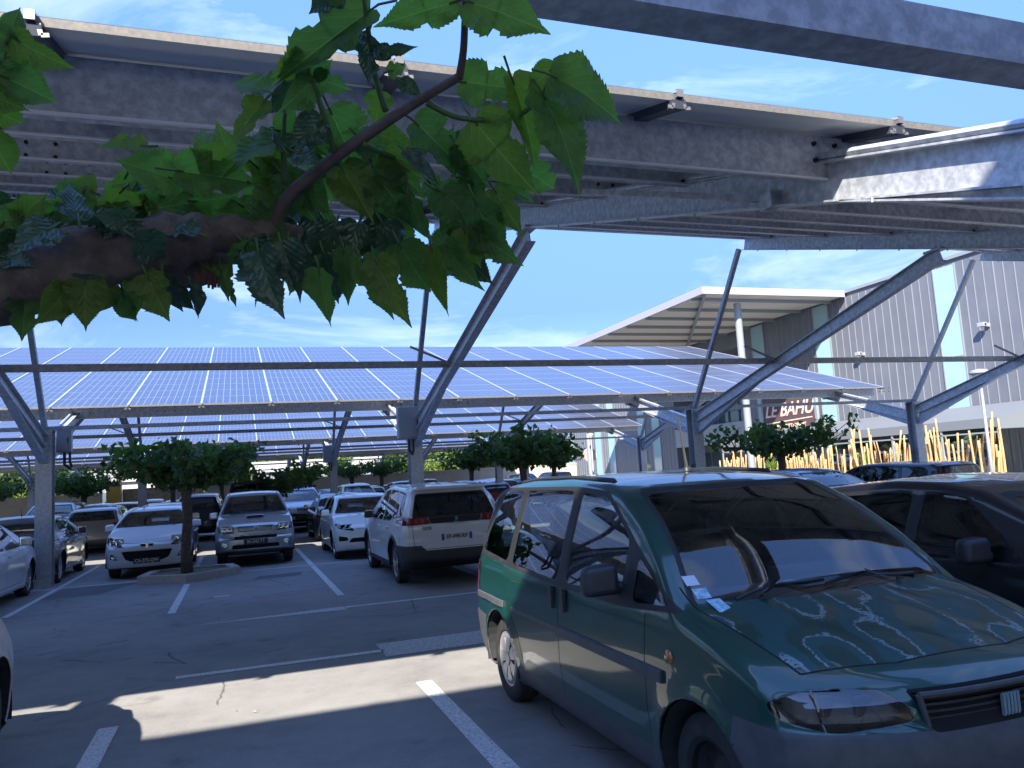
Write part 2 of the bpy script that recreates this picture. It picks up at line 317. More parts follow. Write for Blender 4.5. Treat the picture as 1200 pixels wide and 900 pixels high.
# ------------------------------------------------------------------ solar carports
TX = math.tan(R_(16.25)); TH = R_(16.25)
PER = 17.0; LOW = 3.78; ZLOW = 3.91; XR = 20.75; NS = 29; PW = 1.66; PL = 1.03
M['railu'] = mat('rail_underside', (.07, .08, .11), .5, .3); M['clampm'] = mat('clamp_steel', (.22, .22, .22), .45, .5); M['sunlit_lip'] = mat('painted_sunlit_edge', (.85, .86, .88), .35, .2)
def zp(yy): return ZLOW + TX * yy                     # panel plane, yy from the low edge
FX = [3.93 + 7.63 * k for k in range(-4, 3)]
def module_mesh():
    b = MB(); a, c = PW - .022, PL - .012
    b.add([(0, 0, 0), (a, 0, 0), (a, c, 0), (0, c, 0)], [(0, 1, 2, 3)], 0, [[(0, 0), (1, 0), (1, 1), (0, 1)]])
    b.add([(0, 0, -.04), (a, 0, -.04), (a, c, -.04), (0, c, -.04)], [(3, 2, 1, 0)], 1)
    b.add([(0, 0, -.04), (a, 0, -.04), (a, c, -.04), (0, c, -.04), (0, 0, 0), (a, 0, 0), (a, c, 0), (0, c, 0)], [(0, 1, 5, 4), (1, 2, 6, 5), (2, 3, 7, 6), (3, 0, 4, 7)], 2)
    f = .012
    for (x0, y0, x1, y1) in ((0, 0, a, f), (0, c - f, a, c), (0, f, f, c - f), (a - f, f, a, c - f)): b.add([(x0, y0, .002), (x1, y0, .002), (x1, y1, .002), (x0, y1, .002)], [(0, 1, 2, 3)], 3)
    return b
_mod = module_mesh(); modme = None
def pix(p):
    c = CAMR.transposed() @ (Vector(p) - CAM)
    return (600 + 915.5 * c.x / -c.z, 450 - 915.5 * c.y / -c.z, -c.z) if c.z < -.1 else (9999, 9999, -1)
def carport(k, label):
    global modme
    y0 = LOW + PER * k; yc = y0 - 2.62                      # low edge, column line
    root = empty('solar_carport', (0, yc, 0)); tag(root, label, 'carport', 'rows of solar carports over the car park')
    def V(x, y, z): return (x, y - yc, z)
    rot = Matrix.Rotation(TH, 4, 'X')
    cells = []
    for i in range(NS):
        for j in range(12):
            x = XR - (i + 1) * PW; s = j * PL
            p = Vector((x, y0 + s * math.cos(TH), ZLOW + s * math.sin(TH))); u, v, d = pix(p + Vector((.8, .5, .1)))
            vis = -150 < u < 1350 and -150 < v < 1000 and d > 0
            cells.append((d if vis else 900 + (p - CAM).length, i, j, p))
    cells.sort(key=lambda t: t[0])
    if modme is None:
        o = _mod.build('solar_panel', [M['cells'], M['back'], M['alud'], M['alu']]); modme = o.data; bpy.data.objects.remove(o)
    for _, i, j, p in cells[:100] if k >= 0 else []:
        o = bpy.data.objects.new('solar_panel', modme); C.objects.link(o); o.parent = root; o.location = V(*p); o.rotation_euler = (TH, 0, 0)
    rest = MB()
    for _, i, j, p in (cells[100:] if k >= 0 else cells):
        off = Vector(V(*p)); rest.add([rot @ Vector(q) + off for q in _mod.v], _mod.f, 0, _mod.uv); rest.m[-len(_mod.f):] = _mod.m
    rest.m = [m for m in rest.m]
    ro = rest.build('solar_panel', [M['cells'], M['back'], M['alud'], M['alu']], root); ro['kind'] = 'stuff'
    W0 = XR - NS * PW
    # rails on the seams, bright from above, with clamps hanging at the low edge
    cl = MB()
    for i in range(NS + 1):
        x = XR - i * PW - .011; a = Vector((x, y0 - .03, zp(-.03))); e = Vector((x, y0 + 12 * PL * math.cos(TH), zp(12 * PL * math.cos(TH))))
        r = MB(); n = Vector((0, -math.sin(TH), math.cos(TH)))
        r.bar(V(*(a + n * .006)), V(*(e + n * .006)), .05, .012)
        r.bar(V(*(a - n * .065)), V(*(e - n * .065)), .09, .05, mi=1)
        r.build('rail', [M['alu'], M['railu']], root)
        for s in (-1, 1):
            q = a + Vector((s * .03, .02, -.03)); cl.bar(V(*q), V(*(q + Vector((s * .012, 0, -.055)))), .006, .02); cl.bar(V(*(q + Vector((s * .012, 0, -.055)))), V(*(q + Vector((s * .045, 0, -.05)))), .006, .02)
        cl.box(V(x - .022, y0 - .035, zp(0) - .035), V(x + .022, y0 + .03, zp(0) + .012)); cl.build('clamp', M['clampm'], root); cl = MB()
    for n_, dy in enumerate((.45, 2.12, 3.79, 5.46, 7.13, 8.80, 10.47, 11.5)):
        b = MB(); y = y0 + dy; z = zp(dy) - .07; D = .20 if n_ else .31
        b.bar(V(W0, y, z - D / 2), V(XR, y, z - D / 2), .008, D)                       # web of the C purlin
        b.bar(V(W0, y + .035, z - D), V(XR, y + .035, z - D), .07, .008); b.bar(V(W0, y + .035, z), V(XR, y + .035, z), .07, .008)
        b.bar(V(W0, y - .008, z - D - .002), V(XR, y - .008, z - D - .002), .022, .014, mi=2)  # added pale strip, painting the sunlit line along the purlin's lower edge
        b.bar(V(W0, y + .068, z - D + .012), V(XR, y + .068, z - D + .012), .006, .022)
        for fx in [x + 1.9 for x in FX] + FX:                                          # splice joint with its bolts
            b.bar(V(fx, y - .006, z - D / 2), V(fx + .012, y - .006, z - D / 2), .004, D * .96)
            for q in (-.09, .09, .32):
                for h in (.06, .18): b.lathe([(-.022, .0), (-.022, .016), (-.004, .018)], 8, 1, 'y', mtx=Matrix.Translation(V(fx + q, y, z - h)))
        b.build('purlin', [M['steel'], M['dsteel'], M['sunlit_lip']], root)
    rt = lambda yy: zp(yy) - .25                                                       # top of rafter
    for fx in FX:
        a = V(fx, yc + .12, rt(-2.5)); e = V(fx, y0 + 11.5, rt(11.5))
        b = MB(); b.ibeam(a, e, .29, .15)
        b.tube([(fx - .055, a[1] + 1.2, a[2] + TX * 1.2 + .03), (fx - .055, e[1], e[2] + .03)], .028, 8)    # cable conduit on the flange
        for q in range(14):
            yy = -2 + q; b.lathe([(-.02, 0), (-.02, .012), (.012, .012), (.012, 0)], 6, 0, 'z', mtx=Matrix.Translation(V(fx - .07, y0 + yy, rt(yy) - .31)))
        b.build('rafter', M['steel'], root)
        b = MB()                                                                       # haunch under the rafter foot
        y1, y2 = yc + .12, yc + 2.9; f = lambda y: rt(y - y0) - .30
        P = [V(fx, y1, f(y1)), V(fx, y2, f(y2)), V(fx, y1, 2.48)]
        for s in (-.006, .006): b.add([(p[0] + s, p[1], p[2]) for p in P], [(0, 1, 2) if s < 0 else (2, 1, 0)])
        b.bar(P[2], P[1], .15, .014); b.build('haunch', M['steel'], root)
        for ex in (.95,):                                                              # kicker brace to the second purlin
            b = MB(); b.bar(V(fx - .03, y0 + 1.0, rt(1.0) - .24), V(fx - .95, y0 + 2.4, zp(2.4) - .38), .05, .05); b.box(V(fx - .10, y0 + .93, rt(.93) - .30), V(fx - .01, y0 + 1.07, rt(.93) - .17)); b.build('kicker_brace', M['steel'], root)
    frames(root, V, yc, True)
    return root
def frames(root, V, yc, full):
    yprev = yc + 2.62 - PER                                # low edge of the carport on the near side
    rt = lambda y: zp(y - yprev) - .25
    for fx in FX:
        col = MB(); h = 3.14; b_, t = .30, .018
        for s in (-1, 1): col.box(V(fx - b_ / 2, yc + s * .14 - t / 2, 0.02), V(fx + b_ / 2, yc + s * .14 + t / 2, h))
        col.box(V(fx - .007, yc - .13, .02), V(fx + .007, yc + .13, h))
        col.box(V(fx - .16, yc - .16, h), V(fx + .16, yc + .16, h + .02)); col.box(V(fx - .2, yc - .2, 0), V(fx + .2, yc + .2, .02))
        col.box(V(fx - b_ / 2 - .012, yc - .155, 1.72), V(fx + b_ / 2 + .012, yc + .155, 1.73))
        for i in range(3):
            for s in (-1, 1): col.lathe([(-.03, 0), (-.03, .018), (.0, .018)], 6, 0, 'y', mtx=Matrix.Translation(V(fx + s * .1, yc - .15, 2.95 + i * .06)))
        col.build('column', M['steel2'], root)
        b = MB(); ye = yc - 8.15; pe = Vector(V(fx, ye, rt(ye) - .27)); p0 = Vector(V(fx, yc - .13, 3.05)); d = (pe - p0).normalized()
        b.ibeam(p0, pe, .26, .15, up=(0, 0, 1)); b.box(V(fx - .09, ye - .12, rt(ye) - .31 - .02), V(fx + .09, ye + .25, rt(ye) - .292))
        b.build('strut_arm', M['steel'], root)
        b = MB(); n = Vector((0, -d.z, d.y)); n = -n if n.z > 0 else n
        q0 = p0 + n * .26; q1 = p0 + d * 2.7 + n * .26; q2 = Vector(V(fx, yc - .13, 2.48))
        for s in (-.006, .006): b.add([(p.x + s, p.y, p.z) for p in (q0, q1, q2)], [(2, 1, 0) if s < 0 else (0, 1, 2)])
        b.bar(q2, q1, .15, .014); b.build('haunch', M['steel'], root)
        b = MB(); b.bar(V(fx, yc - .02, 3.14), V(fx, yc - 2.6, rt(yc - 2.6) - .28), .10, .10); b.build('tie_strut', M['steeld'], root)
        b = MB(); q = p0 + d * 3.6 + Vector((-.02, 0, -.05)); b.bar(q + Vector((-.75, .1, .34)), q, .04, .04); b.build('kicker_brace', M['steeld'], root)
    d1 = MB(); yy = yc - 3.42; zz = 3.94; d1.bar(V(FX[0], yy, zz), V(FX[-1] + .1, yy, zz), .11, .12); d1.build('tie_beam', M['steeld'], root)
    d2 = MB(); d2.bar(V(FX[0], yc, 3.2), V(FX[-1], yc, 3.2), .08, .08); d2.build('tie_beam', M['steeld'], root)
names = {-1: 'solar carport behind the others, its high edge just overhead of the viewer', 0: 'nearest solar carport seen from below, its underside and rafters overhead',
         1: 'solar carport with its blue panels seen from above, sloping over the white and silver cars', 2: 'solar carport visible just under the low edge of the big blue panel field', 3: 'farthest solar carport, a thin strip of panels above the distant trees'}
CP = {k: carport(k, names[k]) for k in (-1, 0, 1, 2, 3)}
b = MB(); b.bar((FX[3] - .1, .9, 3.255), (FX[5] + .1, .9, 3.255), .16, .17); b.build('tie_beam', M['steel'], CP[0])      # heavier beam lying on the rafter feet
r4 = empty('steel_frame_row', (0, LOW + PER * 4 - 2.62, 0)); tag(r4, 'last row of steel columns carrying the back of the farthest carport', 'steel frame')
frames(r4, lambda x, y, z: (x, y - (LOW + PER * 4 - 2.62), z), LOW + PER * 4 - 2.62, False)

def cabinet(x, y, z, label, w=.5, h=.75, d=.24):
    r = empty('inverter_box', (x, y, z)); tag(r, label, 'electrical box', 'inverter boxes on the carport columns')
    b = MB(); b.box((-w / 2, -d / 2, 0), (w / 2, d / 2, h)); b.build('box_body', M['cab'], r, bevel=.02)
    b = MB(); b.box((-w / 2 + .03, -d / 2 - .012, .03), (w / 2 - .03, -d / 2 - .002, h - .03)); b.build('door', M['cab'], r, bevel=.006)
    b = MB(); b.box((w / 2 - .07, -d / 2 - .03, h / 2 - .05), (w / 2 - .05, -d / 2 - .013, h / 2 + .05)); b.tube([(0, 0, 0), (0, 0, -.25), (.1, .1, -.35)], .03, 8); b.tube([(.1, 0, 0), (.1, 0, -.2), (.12, .1, -.3)], .025, 8); b.build('cable_gland', M['blackp'], r)
M['cab'] = mat('cabinet_grey', (.30, .32, .35), .45)
ycA = LOW + PER - 2.62
cabinet(3.72, ycA - .32, 2.66, 'grey electrical box on the column behind the white SUV')
cabinet(-3.42, ycA + .35, 2.72, 'grey electrical box behind the leftmost near column', .28, .5, .18)
cabinet(3.72, ycA + PER - .32, 2.66, 'small distant electrical box on the second column row, above the silver SUV')
cabinet(11.3, ycA + PER - .32, 2.66, 'small distant electrical box on the second column row, left of the pale clad building')
# round sign fixed to the far right column, seen from behind
r = empty('round_sign', (19.5, ycA + .35, 2.05)); tag(r, 'round grey sign fixed behind the column in front of the bamboo poles', 'sign')
b = MB(); b.lathe([(-.01, 0), (-.012, .30), (.0, .31), (.012, .30), (.01, 0)], 36, 0, 'y'); b.build('sign_disc', M['blackp'], r, auto=30)
b = MB(); b.bar((-.35, .03, .1), (.2, .03, .1), .03, .03); b.bar((-.35, .03, -.1), (.2, .03, -.1), .03, .03); b.build('bracket', M['steel'], r)

# ------------------------------------------------------------------ building on the right (wall runs away from the viewer)
BX = 32.0; BH = 10.55
M['clad'] = mat('wall_cladding', (.135, .148, .175), .5, .1, noise=(.7, (.165, .178, .205), .35, .7, 0)); M['cladj'] = mat('cladding_joint', (.25, .26, .29), .5)
M['frost'] = mat('frosted_glass_strip', (.30, .47, .49), .12, coat=.5); M['wglass'] = mat('window_glass', (.10, .15, .17), .05, spec=.9); M['mull'] = mat('mullion', (.30, .33, .36), .5, .3)
M['white'] = mat('white_painted_steel', (.34, .34, .36), .5); M['soffit'] = mat('soffit_sheet', (.80, .74, .62), .7); M['wallbeige'] = mat('beige_render', (.42, .36, .29), .9, noise=(2., (.5, .44, .36), .35, .7, .1)); M['wallwhite'] = mat('white_render', (.40, .39, .37), .85)
M['canvas'] = mat('awning_canvas', (.15, .165, .18), .7); M['film'] = glass('clear_plastic_film', (.80, .84, .88)); M['bamboo'] = mat('bamboo', (.42, .25, .10), .55, noise=(3., (.56, .37, .17), .3, .7, .1))
M['sign'] = mat('sign_board_dark', (.10, .06, .065), .5); M['signred'] = mat('sign_red', (.50, .12, .08), .5); M['signcream'] = mat('sign_cream', (.85, .62, .50), .5); M['terra'] = mat('terracotta', (.5, .2, .11), .8)
bd = empty('clad_building', (BX, 20, 0)); tag(bd, 'large grey metal clad building with pale turquoise glass strips, right of the carports', 'building')
L0, L1 = -25, 125
wl = MB()
openings = [(23.9, 32.0)]                               # glazed entrance, in y from 20
wl.box((0, L0, 0), (12, 23.9, BH)); wl.box((0, 33.0, 0), (12, L1, BH)); wl.box((0, 23.9, 9.3), (12, 33.0, BH)); wl.box((2.4, 23.9, 0), (12, 33.0, 9.3))
wl.build('wall', M['clad'], bd)
jt = MB(); y = L0
k = 0
while y < L1:
    if y > 28 and k < 9000: jt.build('cladding_rib', M['cladj'], bd); jt = MB(); k += 9000
    if not (23.9 < y < 33.0): jt.box((-.022, y, .1), (-.001, y + (.035 if k % 3 else .05), BH - .2))
    k += 1; y += .52 if k % 3 else .46
jt.build('cladding_rib', M['cladj'], bd)
cp = MB(); cp.box((-.12, L0, BH), (.2, L1, BH + .16)); cp.build('roof_coping', M['mull'], bd)
for ys in (-20, -13.8, 7.0, 15.5, 21.4, -6.0, .9, 35.4, 37.8, 43.5, 46.3, 52.6, 55.4, 62, 65.4, 71, 76, 82, 86, 93, 99):
    b = MB()
    wd = 1.15
    for z0, z1 in ((1.0, 5.85), (5.97, 10.3)): b.box((-.045, ys, z0), (-.024, ys + wd, z1))
    st = b.build('glass_strip', M['frost'], bd)
    f = MB(); f.box((-.06, ys - .06, .95), (-.001, ys, 10.35)); f.box((-.06, ys + wd, .95), (-.001, ys + wd + .06, 10.35)); f.box((-.058, ys, 5.86), (-.001, ys + wd, 5.96)); f.build('strip_frame', M['mull'], st)
b = MB(); b.box((2.30, 23.9, .1), (2.36, 33.0, 9.3)); gl = b.build('entrance_glazing', M['wglass'], bd)
f = MB()
for i in range(8): yy = 23.95 + i * 1.29; f.box((2.2, yy, 0), (2.299, yy + .1, 9.3))
for z in (2.4, 3.4, 5.3, 7.2): f.box((2.19, 23.9, z), (2.298, 33.0, z + .12))
f.box((2.1, 23.9, 2.5), (2.296, 33, 3.3)); f.build('glazing_frame', M['mull'], gl)
b = MB(); b.box((-.04, 23.9, 2.9), (1.2, 33.0, 4.3)); b.build('entrance_lintel', M['mull'], bd)
# projecting entrance roof
er = MB(); x0, y0, y1, z = -9.2, 14.0, 36.0, 10.35
er.box((x0, y0, z + .12), (-.13, y1, z + .30)); er.build('entrance_roof', M['white'], bd)
er = MB(); er.box((x0 - .1, y0 - .1, z - .02), (x0 - .002, y1 + .1, z + .36)); er.box((x0 - .002, y0 - .1, z - .02), (-.13, y0 - .002, z + .36)); er.build('roof_fascia', M['white'], bd)
er = MB()
for i in range(int((y1 - y0) / .30)): er.box((x0, y0 + i * .30, z + .03), (-.14, y0 + i * .30 + .17, z + .118))
er.build('soffit', M['soffit'], bd)
er = MB()
for i in range(9): er.box((x0, y0 + 1 + i * 2.5, z - .14), (-.14, y0 + 1.14 + i * 2.5, z + .028))
er.bar((x0 + .2, y0 + .2, z - .07), (-.3, y1 - 6, z - .07), .16, .12); er.build('roof_joist', M['mull'], bd)
for yy, xx in ((15.2, -6.3), (33.5, -7.2)):
    b = MB(); b.lathe([(0, .19), (z - .2, .19)], 24, 0, 'z', mtx=Matrix.Translation((xx, yy, 0))); b.build('round_column', M['mull'], bd, smooth=True)
def camera_box(y, z, label):
    r = empty('security_camera', (BX, y, z)); tag(r, label, 'camera'); r.scale = (.7, .7, .7)
    b = MB(); b.box((-.16, -.10, -.12), (0, .10, .12)); b.bar((-.1, 0, 0), (-.42, 0, -.02), .07, .07); b.build('wall_bracket', M['white'], r)
    b = MB(); b.box((-.62, -.13, -.10), (-.30, .35, .16)); b.build('camera_housing', M['white'], r, bevel=.03)
    b = MB(); b.lathe([(-.03, 0), (-.03, .07), (0, .07)], 16, 0, 'y', mtx=Matrix.Translation((-.46, -.133, .03))); b.build('camera_lens', M['blackp'], r)
camera_box(33.1, 7.0, 'white security camera on the clad wall, the farther one to the left'); camera_box(25.6, 7.1, 'white security camera on the clad wall, the nearer one at the right')

# restaurant front: sign, awning with clear film, fence of bamboo poles
sg = empty('restaurant_sign', (BX - .35, 39.3, 4.4)); tag(sg, 'dark sign board reading LE BAHU in pale script on the clad wall', 'sign')
b = MB(); b.box((0, -2.35, -1.2), (.14, 2.35, 1.15)); b.build('board', M['sign'], sg)
b = MB(); b.box((-.05, -2.55, -1.6), (.10, -2.36, 1.3)); b.build('sign_frame', M['mull'], sg); b = MB(); b.box((-.05, 2.36, -1.6), (.10, 2.55, 1.3)); b.build('sign_frame', M['mull'], sg)
RT = (R_(90), 0, R_(-90))
text_obj('LE BAHU', 1.15, M['signcream'], sg, (-.02, 0, .18), RT, shear=.35, ext=.01, sx=.98, bold=.012)
b = MB(); b.bar((-.015, 2.1, -.55), (-.015, -2.1, -.42), .02, .06); b.build('underline', M['signcream'], sg)
text_obj('BAR - RESTAURANT - TAPAS'.replace(' - TAPAS', ''), .3, M['signcream'], sg, (-.02, -.2, -.80), RT, ext=.008, bold=.006)
b = MB(); b.box((-.30, -2.5, -2.5), (.02, 2.5, -1.75)); b.build('lower_panel', M['white'], sg)
aw = empty('terrace_awning', (28.2, 20, 0)); tag(aw, 'grey flat terrace awning with clear plastic sides in front of the clad wall', 'awning')
ya, yb = 2.7, 21.5
b = MB(); v = [(0, ya, 2.72), (0, yb, 2.72), (3.7, yb, 3.5), (3.7, ya, 3.5)]
b.add(v + [(x, y, z + .05) for x, y, z in v], [(3, 2, 1, 0), (4, 5, 6, 7), (0, 1, 5, 4), (1, 2, 6, 5), (2, 3, 7, 6), (3, 0, 4, 7)]); b.build('canvas_roof', M['canvas'], aw)
b = MB(); b.box((-.03, ya, 2.42), (-.002, yb, 2.80)); b.add([(0, ya - .01, 2.35), (3.7, ya - .01, 2.35), (3.7, ya - .01, 3.56), (0, ya - .01, 2.80)], [(0, 1, 2, 3)]); b.build('valance', M['canvas'], aw)
b = MB()
for i in range(8):
    y = ya + .05 + i * (yb - ya - .1) / 7; b.box((.0, y - .04, 0), (.08, y + .04, 2.7)); b.bar((.04, y, 2.66), (3.7, y, 3.44), .06, .06)
b.box((0, ya + .1, 2.2), (.06, yb, 2.26)); b.build('frame', M['mull'], aw)
b = MB(); b.add([(.03, ya, .9), (.03, yb, .9), (.03, yb, 2.2), (.03, ya, 2.2)], [(0, 1, 2, 3)]); b.add([(.03, ya + .0, .1), (3.6, ya, .1), (3.6, ya, 2.6), (.03, ya, 2.5)], [(0, 1, 2, 3)]); b.build('clear_side', M['film'], aw)
b = MB(); b.box((.02, ya + .1, 0), (.07, yb, .9)); b.build('lower_screen', M['greyp'], aw)
for ya_, yb_ in ((17.0, 21.8), (5, 11)): door = MB(); door.box((-.07, ya_, 0), (-.062, yb_, 2.55)); door.build('dark_opening', M['wglass'], bd)
# bamboo fence: every pole stands by itself
def ordinal(n): return ('%d' % n) + ('th' if 10 < n % 100 < 14 else {1: 'st', 2: 'nd', 3: 'rd'}.get(n % 10, 'th'))
rb = random.Random(5); meshes = []
for q in range(6):
    b = MB(); h = 1.75 + .12 * q; n = 7
    pts = [(.02 * math.sin(i * 1.3 + q), .02 * math.cos(i + q), h * i / n) for i in range(n + 1)]; rad = []
    b.tube(pts, [.05 - .002 * i for i in range(n + 1)], 8)
    for i in range(1, n): b.lathe([(-.012, .047), (0, .055), (.012, .047)], 8, 0, 'z', mtx=Matrix.Translation(pts[i]))
    o = b.build('bamboo_pole', M['bamboo'], smooth=True); meshes.append(o.data); bpy.data.objects.remove(o)
yy = 20.8; kk = 0
while yy < 38.5:
    o = bpy.data.objects.new('bamboo_pole', meshes[rb.randrange(6)]); C.objects.link(o)
    o.location = (26 + rb.uniform(-.15, .15), yy, -.02); lean = rb.gauss(0, .075) + (.14 if 24.5 < yy < 27 else 0)
    o.rotation_euler = (lean + (.5 if kk in (41, 43, 46) else 0), rb.gauss(0, .05), rb.uniform(0, 6)) if False else (lean, rb.gauss(0, .05), 0)
    o.scale = (1, 1, rb.uniform(.78, 1.14) * (1.12 if yy < 29.5 else .92))
    tag(o, 'bamboo pole of the terrace fence, %s from its right end, %s' % (ordinal(kk + 1), 'leaning' if abs(lean) > .08 else 'nearly upright'), 'bamboo pole', 'bamboo poles of the terrace fence')
    yy += abs(rb.gauss(.07, .05)) + .05 + (.5 if rb.random() < .03 else 0); kk += 1

def yucca(x, y, h, label, r=.55, n=70):
    t = empty('yucca_plant', (x, y, 0)); tag(t, label, 'plant', 'yucca plants before the building')
    b = MB(); b.tube([(0, 0, 0), (.02, 0, h * .45), (0, 0, h * .65)], [.07, .06, .06], 8); b.build('stem', M['bark2'], t)
    b = MB(); rr = random.Random(int(x * 7 + y * 13))
    for i in range(n):
        a = rr.uniform(0, 6.283); el = rr.uniform(-.3, 1.35); L = r * rr.uniform(.8, 1.15)
        d = Vector((math.cos(a) * math.cos(el), math.sin(a) * math.cos(el), math.sin(el))); s = d.cross(Vector((0, 0, 1))).normalized() * .028
        p0 = Vector((0, 0, h * .62)); p1 = p0 + d * L * .55; p2 = p0 + d * L + Vector((0, 0, -.12 * L))
        b.add([p0 - s * .6, p0 + s * .6, p1 + s, p1 - s, p2], [(0, 1, 2, 3), (3, 2, 4)])
    b.build('leaves', M['yucca'], t)
yucca(25.3, 33.0, 1.9, 'spiky green yucca between bamboo poles, right of the round-crowned tree', .75, 90); yucca(25.3, 40.6, 1.7, 'spiky yucca among the bamboo poles beside the tree trunk'); 
def planter(x, y, label, s=.55):
    t = empty('terracotta_planter', (x, y, 0)); tag(t, label, 'planter'); b = MB(); b.box((-s, -s * 1.6, 0), (s, s * 1.6, .85)); b.build('pot', M['terra'], t, bevel=.03); b = MB(); b.box((-s + .06, -s * 1.6 + .06, .851), (s - .06, s * 1.6 - .06, .87)); b.build('soil', M['soil'], t)
planter(26, 47.5, 'terracotta planter holding a yucca near the entrance'); yucca(26, 47.5, 2.0, 'yucca growing in the terracotta planter near the entrance', .8, 90)
planter(26, 56.0, 'small orange planter at the left of the entrance', .5); yucca(26, 56.0, 1.8, 'yucca in the small orange planter left of the entrance', .7, 80)
rs = empty('advertising_disc', (25.5, 55, 0)); tag(rs, 'round white sign on a pole near the glazed entrance', 'sign')
b = MB(); b.tube([(0, 0, 0), (0, 0, 2.3)], .05, 8); b.build('pole', M['mull'], rs); b = MB(); b.lathe([(-.04, 0), (-.04, .55), (.04, .55), (.04, 0)], 32, 0, 'y', mtx=Matrix.Translation((0, 0, 2.75))); b.build('disc', M['wallwhite'], rs, auto=30)
b = MB(); b.lathe([(-.046, .50), (-.046, .46)], 32, 0, 'y', mtx=Matrix.Translation((0, 0, 2.75))); b.build('ring', M['signred'], rs)

def lamp(x, y, label):
    t = empty('street_lamp', (x, y, 0)); tag(t, label, 'street lamp', 'lamps with cone heads')
    b = MB(); b.tube([(0, 0, 0), (0, 0, 1.2), (0, 0, 3.95)], [.075, .065, .045], 12); b.build('lamp_post', M['mull'], t, smooth=True)
    b = MB(); b.lathe([(3.95, .05), (4.05, .09), (4.34, .30), (4.345, .28)], 24, 0, 'z'); b.build('lamp_bowl', M['lampb'], t, smooth=True)
    b = MB(); b.lathe([(4.345, .34), (4.38, .36), (4.48, .25), (4.52, 0)], 24, 0, 'z'); b.build('lamp_cap', M['mull'], t, smooth=True)
M['lampb'] = mat('lamp_bowl', (.62, .60, .52), .3)
lamp(25.6, 21.1, 'grey street lamp with a cone head before the clad wall at the right'); lamp(24.3, 52, 'distant street lamp left of the glazed entrance')
# cafe chairs and table outside the entrance
def patio(x, y):
    t = empty('patio_table', (x, y, 0)); tag(t, 'white round table standing outside the entrance', 'table'); b = MB(); b.lathe([(.72, 0), (.72, .45), (.75, .45), (.75, 0)], 24, 0, 'z'); b.build('table_top', M['white'], t); b = MB(); b.tube([(0, 0, 0), (0, 0, .72)], .04, 8); b.lathe([(0, 0), (0, .25), (.03, .25), (.04, 0)], 16, 0, 'z'); b.build('leg', M['white'], t)
patio(23, 58)

# ------------------------------------------------------------------ background beyond the car park
def wallobj(name, x0, y0, x1, y1, h, m, label, th=.35, cat='wall', cop=None):
    t = empty(name, (x0, y0, 0)); tag(t, label, cat); d = Vector((x1 - x0, y1 - y0, 0)); n = Vector((-d.y, d.x, 0)).normalized() * th / 2
    b = MB(); P = [-n, d - n, d + n, n]; b.add([tuple(p) for p in P] + [(p.x, p.y, h) for p in P], [(0, 1, 5, 4), (1, 2, 6, 5), (2, 3, 7, 6), (3, 0, 4, 7), (4, 5, 6, 7)]); b.build('wall_body', m, t)
    b = MB(); n2 = n * 1.25; P = [-n2, d - n2, d + n2, n2]; b.add([(p.x, p.y, h + .002) for p in P] + [(p.x, p.y, h + .14) for p in P], [(0, 1, 5, 4), (1, 2, 6, 5), (2, 3, 7, 6), (3, 0, 4, 7), (4, 5, 6, 7), (3, 2, 1, 0)]); b.build('coping', cop or m, t)
def stone():
    m = mat('rubble_stone', (.3, .26, .22), .9); L = m.node_tree.links.new; b = m.node_tree.nodes['Principled BSDF']; t = nd(m, 'ShaderNodeTexCoord')
    v = nd(m, 'ShaderNodeTexVoronoi', Scale=3.2); v2 = nd(m, 'ShaderNodeTexVoronoi', Scale=3.2); v2.feature = 'DISTANCE_TO_EDGE'; L(t.outputs['Object'], v.inputs[0]); L(t.outputs['Object'], v2.inputs[0])
    mx = nd(m, 'ShaderNodeMixRGB'); mx.inputs[1].default_value = (.24, .20, .17, 1); mx.inputs[2].default_value = (.44, .38, .31, 1); L(v.outputs['Color'], mx.inputs[0])
    e = mth(m, 'LESS_THAN', v2.outputs[0], .05); m2 = nd(m, 'ShaderNodeMixRGB'); m2.inputs[2].default_value = (.42, .40, .36, 1); L(e, m2.inputs[0]); L(mx.outputs[0], m2.inputs[1]); L(m2.outputs[0], b.inputs['Base Color']); return m
M['stone'] = stone(); M['yellow'] = mat('ochre_render', (.60, .40, .13), .85); M['roofred'] = mat('roof_tile', (.42, .2, .13), .85, noise=(3., (.5, .28, .18), .3, .7, 0)); M['pink'] = mat('pink_render', (.55, .36, .29), .9)
wallobj('stone_wall', -8.3, 66, -2.6, 66, 2.1, M['stone'], 'rubble stone wall behind the silver hatchback at the left')
wallobj('gate_pillar', -9.3, 65.6, -8.35, 65.6, 2.7, M['yellow'], 'ochre yellow gate pillar at the left end of the stone wall', .9, 'pillar')
wallobj('boundary_wall', -30, 64, -9.4, 64, 1.9, M['wallbeige'], 'low beige wall along the left back of the car park')
wallobj('boundary_wall', -2.4, 68, 30, 68, 2.2, M['wallbeige'], 'low beige wall behind the parked cars at the centre back')
